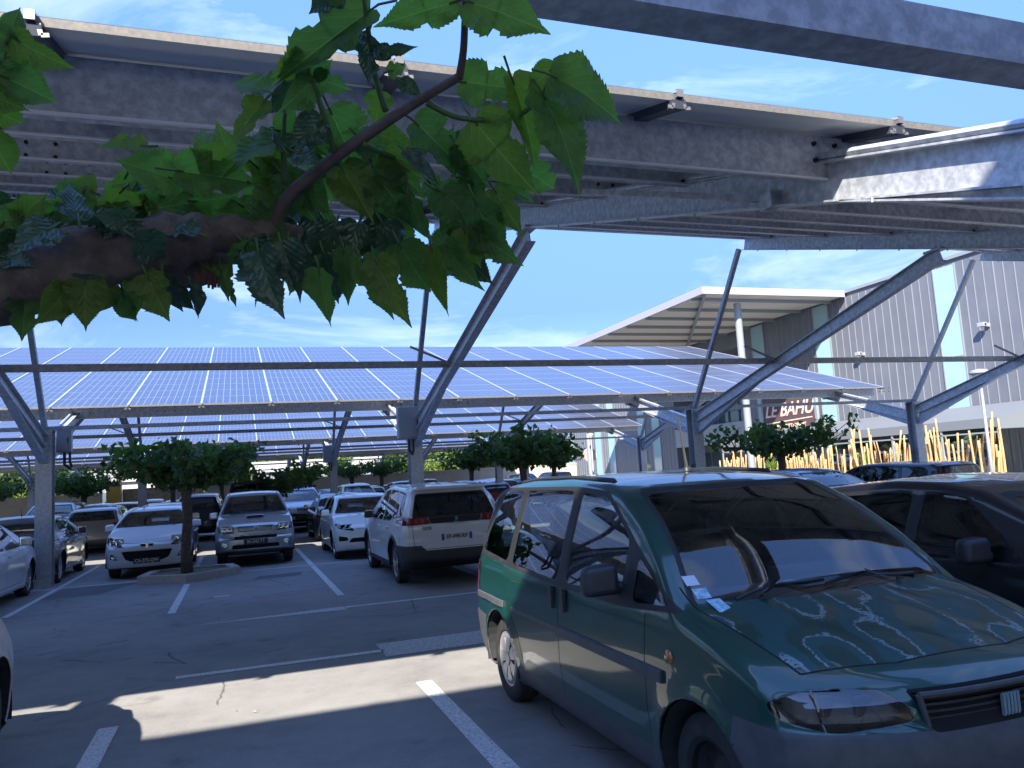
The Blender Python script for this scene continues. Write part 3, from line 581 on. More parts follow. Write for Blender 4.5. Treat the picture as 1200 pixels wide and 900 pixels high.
def house(name, x, y, wx, wy, h, m, label, roofm, floors=2, cols=5, win=(1.0, 1.3), pitched=True, rz=0):
    t = empty(name, (x, y, 0), rz); tag(t, label, 'building')
    b = MB(); b.box((-wx / 2, -wy / 2, 0), (wx / 2, wy / 2, h)); b.build('wall', m, t)
    b = MB()
    if pitched: b.add([(-wx / 2 - .4, -wy / 2 - .4, h), (wx / 2 + .4, -wy / 2 - .4, h), (wx / 2 + .4, wy / 2 + .4, h), (-wx / 2 - .4, wy / 2 + .4, h), (-wx / 2 - .4, 0, h + 1.8), (wx / 2 + .4, 0, h + 1.8)], [(0, 1, 5, 4), (2, 3, 4, 5), (1, 2, 5), (3, 0, 4), (3, 2, 1, 0)])
    else: b.box((-wx / 2 - .3, -wy / 2 - .3, h + .002), (wx / 2 + .3, wy / 2 + .3, h + 1.1))
    b.build('roof', roofm, t)
    for fl in range(floors):
        for c in range(cols):
            xx = -wx / 2 + wx * (c + .5) / cols; zz = h * (fl + .35) / floors
            f = MB(); f.box((xx - win[0] / 2, -wy / 2 - .06, zz), (xx + win[0] / 2, -wy / 2 - .002, zz + win[1])); w_ = f.build('window', M['wallwhite'], t)
            f = MB(); f.box((xx - win[0] / 2 + .1, -wy / 2 - .08, zz + .1), (xx + win[0] / 2 - .1, -wy / 2 - .062, zz + win[1] - .1)); f.build('pane', M['wglass'], w_)
house('warehouse', 8.0, 92, 13, 12, 3.3, mat('grey_wall', (.22, .24, .28), .8), 'low grey warehouse with a broad white roof band at the centre back', M['wallwhite'], 1, 3, (1.2, 1.0), False)
house('warehouse', -8.5, 84, 9, 8, 3.0, M['wallwhite'], 'low white building behind the trees at the left back', M['wallwhite'], 1, 4, (1.2, 1.2), False)
house('apartment_house', 25, 165, 12, 10, 8.5, M['pink'], 'pink apartment house on the far slope left of the clad building', M['roofred'], 3, 4)
house('apartment_house', 35.5, 160, 9, 10, 6.5, M['wallwhite'], 'white apartment house on the far slope beside the pink one', M['roofred'], 2, 4)
house('apartment_house', 14, 180, 10, 10, 8.0, mat('cream_render', (.62, .55, .45), .9), 'cream house on the far slope left of the pink apartment house', M['roofred'], 2, 4)
hl = MB(); nx, ny = 60, 14
for j in range(ny):
    for i in range(nx):
        x = -190 + 400 * i / (nx - 1); y = 100 + 200 * j / (ny - 1); hl.v.append((x, y, -.3 + (11 + 3 * math.sin(x * .031) + 1.5 * math.sin(x * .11 + y * .05)) * min(1, ((y - 100) / 120)) ** .8))
for j in range(ny - 1):
    for i in range(nx - 1): hl.f.append((j * nx + i, j * nx + i + 1, (j + 1) * nx + i + 1, (j + 1) * nx + i)); hl.m.append(0); hl.uv.append(None)
tag(hl.build('hill', mat('hill_scrub', (.08, .11, .035), .95, noise=(.25, (.15, .16, .07), .35, .65, .4)), smooth=True), kind='structure')

# ------------------------------------------------------------------ trees
def leaf_cloud(b, rr, c, rad, n, size, squash=.7, mi=0):
    for _ in range(n):
        while True:
            p = Vector((rr.uniform(-1, 1), rr.uniform(-1, 1), rr.uniform(-1, 1)))
            if .25 < p.length < 1: break
        q = Vector(c) + Vector((p.x * rad, p.y * rad, p.z * rad * squash))
        nn = (Vector((rr.gauss(0, 1), rr.gauss(0, 1), rr.gauss(.5, 1)))).normalized(); t = nn.orthogonal().normalized(); s = nn.cross(t); a = rr.uniform(0, 6.28)
        t, s = t * math.cos(a) + s * math.sin(a), s * math.cos(a) - t * math.sin(a); L = size * rr.uniform(.6, 1.3)
        b.add([q - t * L * .5, q + s * L * .38 - t * L * .12 + nn * L * .1, q + t * L * .6 - nn * L * .12, q - s * L * .38 - t * L * .12 + nn * L * .1], [(0, 1, 2), (0, 2, 3)], mi if rr.random() < .75 else 1 - mi)
def street_tree(x, y, z0, hfork, R, label, seed, arms=6, size=.15, n=330, up=.75, trunk=.11, m='crown', m2='crownd'):
    rr = random.Random(seed); t = empty('mulberry_tree', (x, y, z0)); tag(t, label, 'tree', 'pollarded mulberry trees of the car park')
    b = MB(); pts = [Vector((rr.gauss(0, .015), rr.gauss(0, .015), hfork * i / 5)) for i in range(6)]
    b.tube(pts, [trunk * 1.25, trunk * 1.02, trunk, trunk * .95, trunk * .95, trunk * 1.2], 12); lb = MB(); br = MB()
    for k in range(arms):
        a = 6.283 * k / arms + rr.uniform(-.3, .3); L = R * rr.uniform(.75, 1.1); p = pts[-1].copy(); P = [p.copy()]
        for q in range(4):
            p = p + Vector((math.cos(a) * L / 4, math.sin(a) * L / 4, (.20 - .02 * q) * rr.uniform(.3, 1.3) * up)); a += rr.gauss(0, .2); P.append(p.copy())
        br.tube(P, [trunk * .62, trunk * .5, trunk * .42, trunk * .34, trunk * .2], 8)
        for q in P[1:]:
            leaf_cloud(lb, rr, q + Vector((0, 0, .12)), .36 * R / 1.3 * rr.uniform(.8, 1.25), int(n / 5.0), size, .75)
            for _ in range(3):
                e = q + Vector((rr.gauss(0, .25), rr.gauss(0, .25), rr.uniform(.2, .75 * up + .2))); br.tube([q, e], [.014, .006], 5); leaf_cloud(lb, rr, e, .2, int(n / 20), size, .9)
    leaf_cloud(lb, rr, pts[-1] + Vector((0, 0, .35 * up)), R * .55, n, size, .5)
    b.build('trunk', M['bark'], t, smooth=True); br.build('branch', M['bark'], t, smooth=True); lb.build('crown', [M[m], M[m2]], t)
    return t
# the raised island with the near tree
isl = [(-1.93, 17.35), (-1.0, 16.75), (.0, 17.55), (-.15, 18.5), (-1.75, 18.65)]
ko = MB(); n = len(isl); ctr = Vector((sum(p[0] for p in isl) / n, sum(p[1] for p in isl) / n)); inn = [tuple(ctr + (Vector(p) - ctr) * .80) for p in isl]
for i in range(n):
    a, b_, c, d = isl[i], isl[(i + 1) % n], inn[(i + 1) % n], inn[i]
    ko.add([(*a, 0), (*b_, 0), (*c, 0), (*d, 0), (*a, .15), (*b_, .15), (*c, .15), (*d, .15)], [(0, 1, 5, 4), (4, 5, 6, 7), (2, 3, 7, 6)])
kk = empty('kerb_island', (-1.0, 17.7, 0)); tag(kk, 'raised concrete kerb island round the near tree trunk, before the white hatchback', 'kerb island')
o = ko.build('kerb', M['conc'], kk); o.location = (1.0, -17.7, 0)
so_ = MB(); so_.poly([(x + 1.0, y - 17.7, .10) for x, y in inn]); so_.build('soil', M['soil'], kk)
street_tree(-1.04, 17.75, .1, 1.85, 1.35, 'pollarded tree on the kerb island between the white hatchback and the silver off-roader', 3, 7, .17, 270, .45, .10)
street_tree(6.4, 17.6, 0, 1.95, 1.15, 'pollarded tree rising behind the rear roof of the green van', 8, 6, .15, 230, .42, .08)
street_tree(13.65, 17.4, 0, 1.9, 1.45, 'pollarded tree with two-lobed flat crown below the LE BAHU sign', 12, 5, .15, 200, .40, .10)
for q, (x, y, h, R, lab) in enumerate([(-5.7, 34.4, 1.9, 1.5, 'pollarded tree behind the leftmost near column'), (-10.5, 30, 1.6, 2.2, 'dark broad tree at the far left edge'), (-2.5, 34.4, 2.1, 1.2, 'pollarded tree above the white hatchback roof'),
        (1.2, 28.5, 1.5, 1.5, 'low dark tree behind the silver off-roader and its open tailgate neighbour'), (9.95, 34.3, 2.0, 1.2, 'small pollarded tree left of the steel column at the centre back'), (14.0, 34.3, 1.9, 1.3, 'pollarded tree just before the far clad wall'),
        (4.3, 51.5, 2.1, 1.5, 'far pollarded tree right above the white hatchback facing the viewer'), (6.9, 51.5, 2.1, 1.5, 'far pollarded tree left of the column with the grey box'), (8.8, 51.5, 2.1, 1.4, 'far pollarded tree just left of the big column'), (-1.0, 51.5, 2.1, 1.4, 'far pollarded tree behind the open tailgate'), (-13, 51.5, 2.0, 1.7, 'far pollarded tree at the left back')]):
    street_tree(x, y, 0, h, R * .9, lab, 40 + q, 5, .19, 110, .6, .10 if y < 50 else .13)
def back_tree(x, y, z0, h, R, m, m2, label, seed, kind='background_tree'):
    rr = random.Random(seed); t = empty(kind, (x, y, z0)); tag(t, label, 'tree', 'trees beyond the car park')
    b = MB(); b.tube([(0, 0, -.5), (.1, 0, h * .35), (0, .1, h * .7)], [.25, .2, .1], 8); b.build('trunk', M['bark'], t, smooth=True)
    lb = MB()
    for _ in range(20):
        a = rr.uniform(0, 6.28); q = rr.uniform(0, .72) * R; zz = rr.uniform(.18, .92) * h; sh = 1 - .5 * abs(zz / h - .45)
        leaf_cloud(lb, rr, (math.cos(a) * q * sh, math.sin(a) * q * sh, zz), R * rr.uniform(.25, .42), 95, .42, .8)
    lb.build('crown', [M[m], M[m2]], t); return t
kinds = [('crown2', 'crown', 'yellow green bushy'), ('crown', 'crownd', 'mid green round'), ('crown2', 'crown2', 'pale yellow green loose'), ('crownd', 'crown', 'dark evergreen')]
rt_ = random.Random(21); protos = [back_tree(-40 + 6 * i, 80, 0, 6.5, 3.2, k[0], k[1], k[2] + ' tree beyond the car park at the far left', 60 + i) for i, k in enumerate(kinds)]
spots = []
for i in range(46):
    x = -44 + i * 2.35 + rt_.uniform(-1, 1); y = 100 + rt_.uniform(-3, 30); spots.append((x, y, rt_.uniform(.9, 1.5)))
for i in range(34):
    x = -46 + i * 2.25 + rt_.uniform(-.8, .8); y = rt_.uniform(74, 79) if not (1 < x < 15 or -13 < x < -4) else rt_.uniform(99, 104)
    spots.append((x, y, rt_.uniform(.62, .95)))
spots.sort()
for x, y, s in spots:
    if abs(x - 25) < 9 and y < 120 and False: continue
    k = rt_.choice((0, 0, 1, 2, 2, 2, 3)); o = copy_tree(protos[k]); o.location = (x, y, (y - 100) * .06); o.scale = (s, s, s * rt_.uniform(.85, 1.1)); o.rotation_euler = (0, 0, rt_.uniform(0, 6.28))
    o['label'] = '%s tree on the slope beyond the car park, %s from the left' % (kinds[k][2], ordinal(spots.index((x, y, s)) + 1))
for x, y, s, k, lab in ((8.5, 72, .62, 2, 'bright green young tree before the low grey warehouse'), (5.6, 72, .5, 2, 'small bright bush before the low grey warehouse, left one'), (22, 75, .9, 0, 'bright yellow green bush left of the clad building wall'), (26.5, 78, 1.0, 2, 'pale bushy tree touching the left end of the clad wall'), (14.5, 74, .9, 1, 'round green tree right of the column with the grey box')):
    o = copy_tree(protos[k]); o.location = (x, y, 0); o.scale = (s, s, s); o['label'] = lab
for i, o in enumerate(protos): o.location = (-36 + 7 * i, 74 + i, 0)

# ------------------------------------------------------------------ cars
def itp(tab, x):
    if x <= tab[0][0]: return tab[0][1]
    for (a, p), (b, q) in zip(tab, tab[1:]):
        if x <= b: return p + (q - p) * (x - a) / (b - a)
    return tab[-1][1]
def sm(tab, x, w): return sum(itp(tab, x + w * k / 3) * g for k, g in zip(range(-3, 4), (.06, .12, .2, .24, .2, .12, .06)))
class Body:
    def __init__(s, S): s.S = S
    def hw(s, y, z):
        S = s.S; z = min(max(z, .05), S['H']); return S['W'] / 2 * sm(S['side'], z, .05) * itp(S['plan'], y)
    def off(s, z, x, tab, c): return sm(tab, z, .02) + c * (abs(x) / (s.S['W'] / 2)) ** 2.6
    def ypos(s, y, z, x):
        S = s.S; L = S['L']; Lf = .95
        return y + s.off(z, x, S['nose'], S['cf']) * max(0, 1 - y / Lf) ** 2 - s.off(z, x, S['tail'], S['cr']) * max(0, 1 - (L - y) / Lf) ** 2
    def arch(s, y, z):
        d = 0
        for wy in s.S['wheels']:
            q = math.hypot(y - wy, z - s.S['wr']); d += .022 * math.exp(-((q - s.S['wr'] - .05) / .07) ** 2)
        return d
    def pt(s, y, z):                                   # surface point on the flank
        x = s.hw(y, z) + s.arch(y, z); return Vector((x, s.ypos(y, z, x), z))
    def section(s, y):
        S = s.S; zt = sm(S['top'], y, .035); zb = itp(S['bot'], y); r = itp(S['rad'], y); cr = itp(S['crown'], y); out = []
        nt_, na, ns, nb = S.get('n', (9, 6, 26, 4)); w1 = s.hw(y, zt - cr - r)
        for j in range(nt_): x = (w1 - r) * j / nt_; out.append((x, zt - cr * (x / w1) ** 2))
        ze = zt - cr * ((w1 - r) / w1) ** 2
        for j in range(na): a = math.pi / 2 * j / na; out.append((w1 - r + r * math.sin(a), ze - r + r * math.cos(a)))
        z1 = ze - r; z0 = zb + .03
        for j in range(ns):
            z = z1 + (z0 - z1) * j / (ns - 1); x = s.hw(y, z) if j else w1; out.append((x + s.arch(s.ypos(y, z, x), z), z))
        wb = out[-1][0]
        for j in range(nb): out.append(((wb - .03) * (1 - j / (nb - 1)), zb))
        return out
    def mesh(s, ny):
        S = s.S; L = S['L']; loops = []
        def ring(sec, y, sc=1, bulge=0):
            zc = (sec[0][1] + sec[-1][1]) / 2; half = [(x * sc, zc + (z - zc) * sc) for x, z in sec]; full = half + [(-x, z) for x, z in half[-2:0:-1]]
            return [(x, s.ypos(y, z, x) + bulge, z) for x, z in full]
        s0 = s.section(0); s1 = s.section(L)
        for sc in (.02, .25, .45, .62, .76, .87, .95): loops.append(ring(s0, 0, sc, -.012))
        for i in range(ny + 1):
            t = i / ny; y = L * (t - .09 * math.sin(2 * math.pi * t)); loops.append(ring(s.section(y), y))
        for sc in (.95, .87, .76, .62, .45, .25, .02): loops.append(ring(s1, L, sc, .012))
        bm = bmesh.new(); V = [[bm.verts.new(p) for p in l] for l in loops]; n = len(loops[0])
        for a, b in zip(V, V[1:]):
            for j in range(n): k = (j + 1) % n; bm.faces.new((a[j], a[k], b[k], b[j]))
        bm.faces.new(V[0][::-1]); bm.faces.new(V[-1]); bm.normal_update(); bmesh.ops.recalc_face_normals(bm, faces=bm.faces)
        return bm
def rp(P, r=.04, n=4):                                 # round the corners of a polygon
    out = []; m = len(P)
    for i in range(m):
        a, b, c = Vector(P[i - 1]), Vector(P[i]), Vector(P[(i + 1) % m]); u, v = (a - b), (c - b)
        rr = min(r, u.length * .45, v.length * .45); p, q = b + u.normalized() * rr, b + v.normalized() * rr
        for k in range(n + 1): t = k / n; out.append(tuple(p * (1 - t) ** 2 + b * 2 * t * (1 - t) + q * t * t))
    return out
def inset(P, d):
    c = Vector((sum(p[0] for p in P) / len(P), sum(p[1] for p in P) / len(P))); A = 0; m = len(P)
    for i in range(m): A += P[i - 1][0] * P[i][1] - P[i][0] * P[i - 1][1]
    sgn = 1 if A > 0 else -1; out = []
    for i in range(m):
        a, b, q = Vector(P[i - 1]), Vector(P[i]), Vector(P[(i + 1) % m]); e1 = (b - a).normalized(); e2 = (q - b).normalized()
        n1 = Vector((-e1.y, e1.x)) * sgn; n2 = Vector((-e2.y, e2.x)) * sgn; k = (n1 + n2); k = k / max(.3, k.length_squared) * 2; out.append(tuple(b + k * d))
    return out
def pip(P, x, y):
    c = False; j = len(P) - 1
    for i in range(len(P)):
        if (P[i][1] > y) != (P[j][1] > y) and x < (P[j][0] - P[i][0]) * (y - P[i][1]) / (P[j][1] - P[i][1]) + P[i][0]: c = not c
        j = i
    return c
AX = {'side': (1, 2), 'front': (0, 2), 'top': (0, 1)}
def cut(bm, P, proj, filt, mi=None, layer=None, tagv=None):
    a, b = AX[proj]; c = 3 - a - b; xs = [p[0] for p in P]; ys = [p[1] for p in P]; x0, x1, y0, y1 = min(xs), max(xs), min(ys), max(ys)
    def bb(f, X0, X1, Y0, Y1):
        A = [v.co[a] for v in f.verts]; B = [v.co[b] for v in f.verts]; return max(A) >= X0 and min(A) <= X1 and max(B) >= Y0 and min(B) <= Y1
    sel = set(f for f in bm.faces if bb(f, x0, x1, y0, y1) and filt(f.calc_center_median(), f.normal))
    m = len(P)
    for i in range(m):
        p, q = P[i], P[(i + 1) % m]
        if abs(p[0] - q[0]) + abs(p[1] - q[1]) < 1e-5: continue
        sub = [f for f in sel if f.is_valid and bb(f, min(p[0], q[0]) - .002, max(p[0], q[0]) + .002, min(p[1], q[1]) - .002, max(p[1], q[1]) + .002)]
        if not sub: continue
        co = Vector((0, 0, 0)); no = Vector((0, 0, 0)); co[a], co[b] = p; no[a] = q[1] - p[1]; no[b] = -(q[0] - p[0])
        vs_ = set(v for f in sub for v in f.verts); es = set(e for f in sub for e in f.edges)
        r = bmesh.ops.bisect_plane(bm, geom=list(vs_) + list(es) + sub, dist=1e-5, plane_co=co, plane_no=no.normalized())
        sel |= set(g for g in r['geom'] if isinstance(g, bmesh.types.BMFace)); sel = set(f for f in sel if f.is_valid)
    hit = []
    for f in sel:
        cc = f.calc_center_median()
        if pip(P, cc[a], cc[b]):
            if mi is not None: f.material_index = mi
            if tagv is not None: f[layer] = tagv
            hit.append(f)
    return hit
SIDE = lambda c, n: abs(n.x) > .25
RS = lambda c, n: n.x < -.2 and c.x < 0
LS = lambda c, n: n.x > .2 and c.x > 0
def seat_mesh(w=.5):
    b = MB(); rot = Matrix.Rotation(R_(-14), 4, 'X')
    b.box((-w / 2, -.25, .0), (w / 2, .28, .16)); b.box((-w / 2, .0, .0), (w / 2, .13, .58), mtx=Matrix.Translation((0, .24, .08)) @ rot); b.box((-.13, .02, .62), (.13, .12, .80), mtx=Matrix.Translation((0, .26, .08)) @ rot)
    return b
def wheel(parent, x, y, r, side, style, wd=.2, rr=.205):
    t = empty('wheel', (x, y, r), 0, parent); s = side          # s=+1: outer face towards +x
    key = (round(r, 3), s, style)
    if key in WM:
        for nme, me in WM[key]: o = bpy.data.objects.new(nme, me); C.objects.link(o); o.parent = t
        return t
    b = MB(); h = wd / 2; P = [(-h * .8, rr), (-h, rr + .02), (-h * 1.04, (r + rr) / 2), (-h * .95, r - .02), (-h * .8, r - .004), (-h * .3, r), (-h * .29, r - .008), (-h * .24, r - .008), (-h * .23, r), (h * .23, r), (h * .24, r - .008), (h * .29, r - .008), (h * .3, r), (h * .8, r - .004), (h * .95, r - .02), (h * 1.04, (r + rr) / 2), (h, rr + .02), (h * .8, rr)]
    b.lathe(P, 48, 0); o1 = b.build('tyre', M['tyre'], t, auto=35)
    b = MB(); X = lambda a: a * s
    b.lathe([(X(-h * .7), rr + .004), (X(h * .62), rr - .012), (X(h * .85), rr - .004), (X(h * .90), rr + .01), (X(h * .84), rr + .012)], 48, 0)
    if style in ('steel',):
        b.lathe([(X(h * .6), rr - .012), (X(h * .3), rr - .04), (X(h * .28), .12), (X(h * .5), .085), (X(h * .5), 0)], 40, 0)
        for k in range(12): a = k * math.pi / 6; b.lathe([(X(h * .31), .0), (X(h * .31), .013)], 10, 1, mtx=Matrix.Translation((0, math.cos(a) * .145, math.sin(a) * .145)))
        for k in range(4): a = k * math.pi / 2; b.lathe([(X(h * .52), 0), (X(h * .52), .014), (X(h * .40), .014)], 8, 0, mtx=Matrix.Translation((0, math.cos(a) * .055, math.sin(a) * .055)))
        ms = [M['dsteel'], M['gap']]
    elif style == 'cover':
        b.lathe([(X(h * .2), rr - .02), (X(h * .2), 0)], 40, 1); b.lathe([(X(h * .86), rr - .004), (X(h * .95), rr - .03), (X(h * .86), rr - .045)], 48, 0); b.lathe([(X(h * .80), .06), (X(h * .98), .045), (X(h * 1.0), 0)], 24, 0)
        for k in range(7):
            a = k * 2 * math.pi / 7; c0, s0 = math.cos(a), math.sin(a); pts = []
            for rad, wv in ((.05, .022), (.10, .040), (rr - .035, .062)): pts.append((rad, wv))
            T = lambda rad, q, ax: (X(ax), c0 * rad - s0 * q, s0 * rad + c0 * q)
            F = [T(.05, -.022, h * .9), T(.11, -.040, h * .98), T(rr - .035, -.055, h * .93), T(rr - .035, .055, h * .93), T(.11, .040, h * .98), T(.05, .022, h * .9)]
            G = [(p[0] - X(.03), p[1], p[2]) for p in F]; b.add(F + G, [tuple(range(6)) if s > 0 else tuple(range(6))[::-1]] + [(i, (i + 1) % 6, (i + 1) % 6 + 6, i + 6) for i in range(6)], 0)
        ms = [M['cover'], M['gap']]
    else:
        n = {'alloy5': 5, 'alloy10': 10, 'alloyV': 10}.get(style, 5); b.lathe([(X(h * .05), rr - .02), (X(h * .05), 0)], 40, 1); b.lathe([(X(h * .55), .055), (X(h * .72), .045), (X(h * .74), 0)], 20, 0); b.lathe([(X(.0), rr * .6), (X(.02), rr * .6), (X(.02), 0)], 30, 2)
        for k in range(n):
            a = k * 2 * math.pi / n + (.16 * (1 if k % 2 else -1) if style == 'alloyV' else 0); c0, s0 = math.cos(a), math.sin(a); T = lambda rad, q, ax: (X(ax), c0 * rad - s0 * q, s0 * rad + c0 * q)
            w0, w1 = (.028, .05) if n == 5 else (.012, .017)
            F = [T(.03, -w0, h * .62), T(rr - .012, -w1, h * .80), T(rr - .012, w1, h * .80), T(.03, w0, h * .62)]; G = [(p[0] - X(.035), p[1], p[2]) for p in F]
            b.add(F + G, [(0, 1, 2, 3) if s > 0 else (3, 2, 1, 0)] + [(i, (i + 1) % 4, (i + 1) % 4 + 4, i + 4) for i in range(4)], 0)
        ms = [M['silver'], M['gap'], M['dsteel']]
    o2 = b.build('rim', ms, t, auto=35); WM[key] = [('tyre', o1.data), ('rim', o2.data)]; return t
WM = {}
def strip_on(B, ys, z, hgt, out, side):                  # a moulding following the flank
    b = MB(); V = []
    for y in ys:
        zz = z(y) if callable(z) else z
        for dz, o in ((-hgt / 2, .002), (-hgt * .42, out), (hgt * .42, out), (hgt / 2, .002)): p = B.pt(y, zz + dz); V.append((side * (p.x + o), p.y, p.z))
    F = []
    for i in range(len(ys) - 1):
        for j in range(3): f = (i * 4 + j, (i + 1) * 4 + j, (i + 1) * 4 + j + 1, i * 4 + j + 1); F.append(f if side > 0 else f[::-1])
    F += [(0, 1, 2, 3), tuple(range(len(V) - 4, len(V)))[::-1]]; b.add(V, F); return b
def make_car(S, name, label, cat='car'):
    """local axes: nose at y=0 pointing to -y, +x is the car's left-hand flank as seen from the nose"""
    root = empty(name); tag(root, label, cat); B = Body(S); bm = B.mesh(S.get('ny', 84)); L = S['L']
    lay = bm.faces.layers.int.new('part'); parts = {}; ids = [0]
    # slots: 0 paint 1 rubber 2 gap 3 lower plastic 4 cabin 5 accent
    def part(nm, matr, polys, proj, filt, off=0., split=False):
        ids[0] += 1; i = ids[0]; parts[i] = (nm, matr, off)
        for P in polys: cut(bm, P, proj, filt, None, lay, i)
        return i
    H = S['H']
    for P, proj, f, mi in S.get('zones', []): cut(bm, P, proj, f, mi)
    for P in S.get('band', []): cut(bm, P, 'side', SIDE, 1)
    wf = lambda c, n: n.z > .05 and c.y < L * .62 and c.z > S['wz']
    rf = lambda c, n: c.y > L * .55 and c.z > S['wz'] - .15 and n.y > .05
    cut(bm, S['wind'], 'front', wf, 1); part('windshield', M['glass'], [inset(S['wind'], .03)], 'front', wf)
    cut(bm, S['rear'], 'front', rf, 1); part('rear_window', M[S.get('rglass', 'glass')], [inset(S['rear'], .025)], 'front', rf)
    for P in S['windows']:
        Q = rp(P, S.get('wrad', .05), 3)
        if not S.get('band'): cut(bm, inset(Q, -.02), 'side', SIDE, 1)
        for flt in (RS, LS): part('side_window', M[S.get('sglass', 'glass')], [Q], 'side', flt)
    # wheel openings
    for wy in S['wheels']:
        ra = S['wr'] + .055; P = [(wy + ra * math.cos(a), S['wr'] + .01 + ra * math.sin(a)) for a in [2 * math.pi * k / 28 for k in range(28)]]
        if S.get('cladding'):
            P2 = [(wy + (ra + .055) * math.cos(a), S['wr'] + .01 + (ra + .055) * math.sin(a)) for a in [2 * math.pi * k / 28 for k in range(28)]]; cut(bm, P2, 'side', lambda c, n: abs(c.x) > S['W'] * .30 and abs(n.x) > .15, 3)
        h = cut(bm, P, 'side', lambda c, n: abs(c.x) > S['W'] / 2 - .30)
        bmesh.ops.delete(bm, geom=[f for f in h if f.is_valid], context='FACES')
    for nm, matr, P, proj, f, off in S.get('parts', []): part(nm, M[matr] if isinstance(matr, str) else matr, P, proj, f, off)
    for P in S.get('doors', []):                       # shut lines as thin gaps
        for a, b_ in zip(P, P[1:]):
            q = seg(a[0], a[1], b_[0], b_[1], .009); cut(bm, q, 'side', lambda c, n: abs(n.x) > .3 and c.z < S['H'], 2)
    for P, proj, f, wd in S.get('lines', []):
        for a, b_ in zip(P, P[1:]): cut(bm, seg(a[0], a[1], b_[0], b_[1], wd), proj, f, 2)
    bm.normal_update()
    paint = S['paint']; slots = [paint, M['rubber'], M['gap'], M[S.get('lower', 'blackp')], M['inner'], M[S.get('accent', 'blackp')]]
    def out(bm2, nm, mats, off, solid):
        if off:
            bm2.normal_update()
            for v in bm2.verts: v.co += v.normal * off
        me = bpy.data.meshes.new(nm); bm2.to_mesh(me); bm2.free(); me.attributes.remove(me.attributes['part']) if 'part' in me.attributes else None
        for m in mats: me.materials.append(m)
        me.polygons.foreach_set('use_smooth', [True] * len(me.polygons)); me.set_sharp_from_angle(angle=R_(42))
        o = bpy.data.objects.new(nm, me); C.objects.link(o); o.parent = root; o.location = (0, -L / 2, 0)
        if solid: sdf = o.modifiers.new('thickness', 'SOLIDIFY'); sdf.thickness = .012; sdf.offset = -1; sdf.material_offset = solid; sdf.material_offset_rim = 2
        return o
    done = {}
    for i, (nm, matr, off) in parts.items():
        fs = [f for f in bm.faces if f[lay] == i]
        if not fs: continue
        b2 = bmesh.new(); l2 = b2.faces.layers.int.new('part'); vm = {}
        for f in fs:
            vv = []
            for v in f.verts:
                if v not in vm: vm[v] = b2.verts.new(v.co)
                vv.append(vm[v])
            nf = b2.faces.new(vv); nf.material_index = 0
        o = out(b2, nm, [matr] if not isinstance(matr, (list, tuple)) else list(matr), off, 0); done.setdefault(nm, []).append(o)
    bmesh.ops.delete(bm, geom=[f for f in bm.faces if f[lay] > 0], context='FACES')
    body = out(bm, 'body', slots, 0, 0)
    sdf = body.modifiers.new('thickness', 'SOLIDIFY'); sdf.thickness = .012; sdf.offset = -1
    body.data.materials.append(M['inner']); sdf.material_offset = 0
    # wheels and dark arch liners
    T = Matrix.Translation((0, -L / 2, 0))
    for n_, wy in enumerate(S['wheels']):
        for s in (-1, 1):
            xo = B.hw(wy, S['wr'] + .1) - .13; wheel(root, s * xo, wy - L / 2, S['wr'], s, S['rims'][n_], rr=S.get('rr', .2))
            b = MB(); ra = S['wr'] + .06; x0, x1 = xo - .2, B.hw(wy, S['wr'] + ra - .1) - .006; n = 20; V = []
            for k in range(n + 1): a = math.pi * (1.12 * k / n - .06); V += [(s * x0, wy + ra * math.cos(a), S['wr'] + ra * math.sin(a)), (s * x1, wy + ra * math.cos(a), S['wr'] + ra * math.sin(a))]
            b.add(V, [(2 * k, 2 * k + 1, 2 * k + 3, 2 * k + 2) for k in range(n)] + [tuple(2 * k for k in range(n + 1))]); o = b.build('arch_liner', M['inner'], root, smooth=False); o.location = (0, -L / 2, 0)
    # cabin
    b = MB(); fl = .32; zb = S['belt']; W2 = S['W'] / 2 - .1; y0, y1 = S['cowl'] - .05, L - .5
    b.box((-W2, S['wheels'][0] + .35, .2), (W2, S['wheels'][1] - .35, fl)); b.box((-W2 + .2, .4, .3), (W2 - .2, S['wheels'][0] + .4, .5)); b.box((-W2 + .2, S['wheels'][1] - .4, .35), (W2 - .2, L - .3, .6))
    b.box((-W2 + .05, S['wheels'][0] + .30, .2), (W2 - .05, S['wheels'][0] + .36, zb - .15))
    b.box((-W2, S['seats'][1] + .62, .3), (W2, L - .35, zb - .16)); o = b.build('floor_pan', M['inner'], root); o.location = (0, -L / 2, 0)
    b = MB(); c = S['cowl']; W3 = B.hw(c + .2, zb) - .07
    V = [(-W3, c + .06, zb - .035), (W3, c + .06, zb - .035), (W3, c + .55, zb - .01), (-W3, c + .55, zb - .01), (-W3, c + .72, zb - .12), (W3, c + .72, zb - .12), (W3, c + .74, zb - .40), (-W3, c + .74, zb - .40)]
    b.add(V, [(0, 1, 2, 3), (3, 2, 5, 4), (4, 5, 6, 7)]); b.box((W3 * .2, c + .40, zb - .03), (W3 * .8, c + .68, zb + .055)); o = b.build('dashboard', M['dash'], root); o.location = (0, -L / 2, 0)
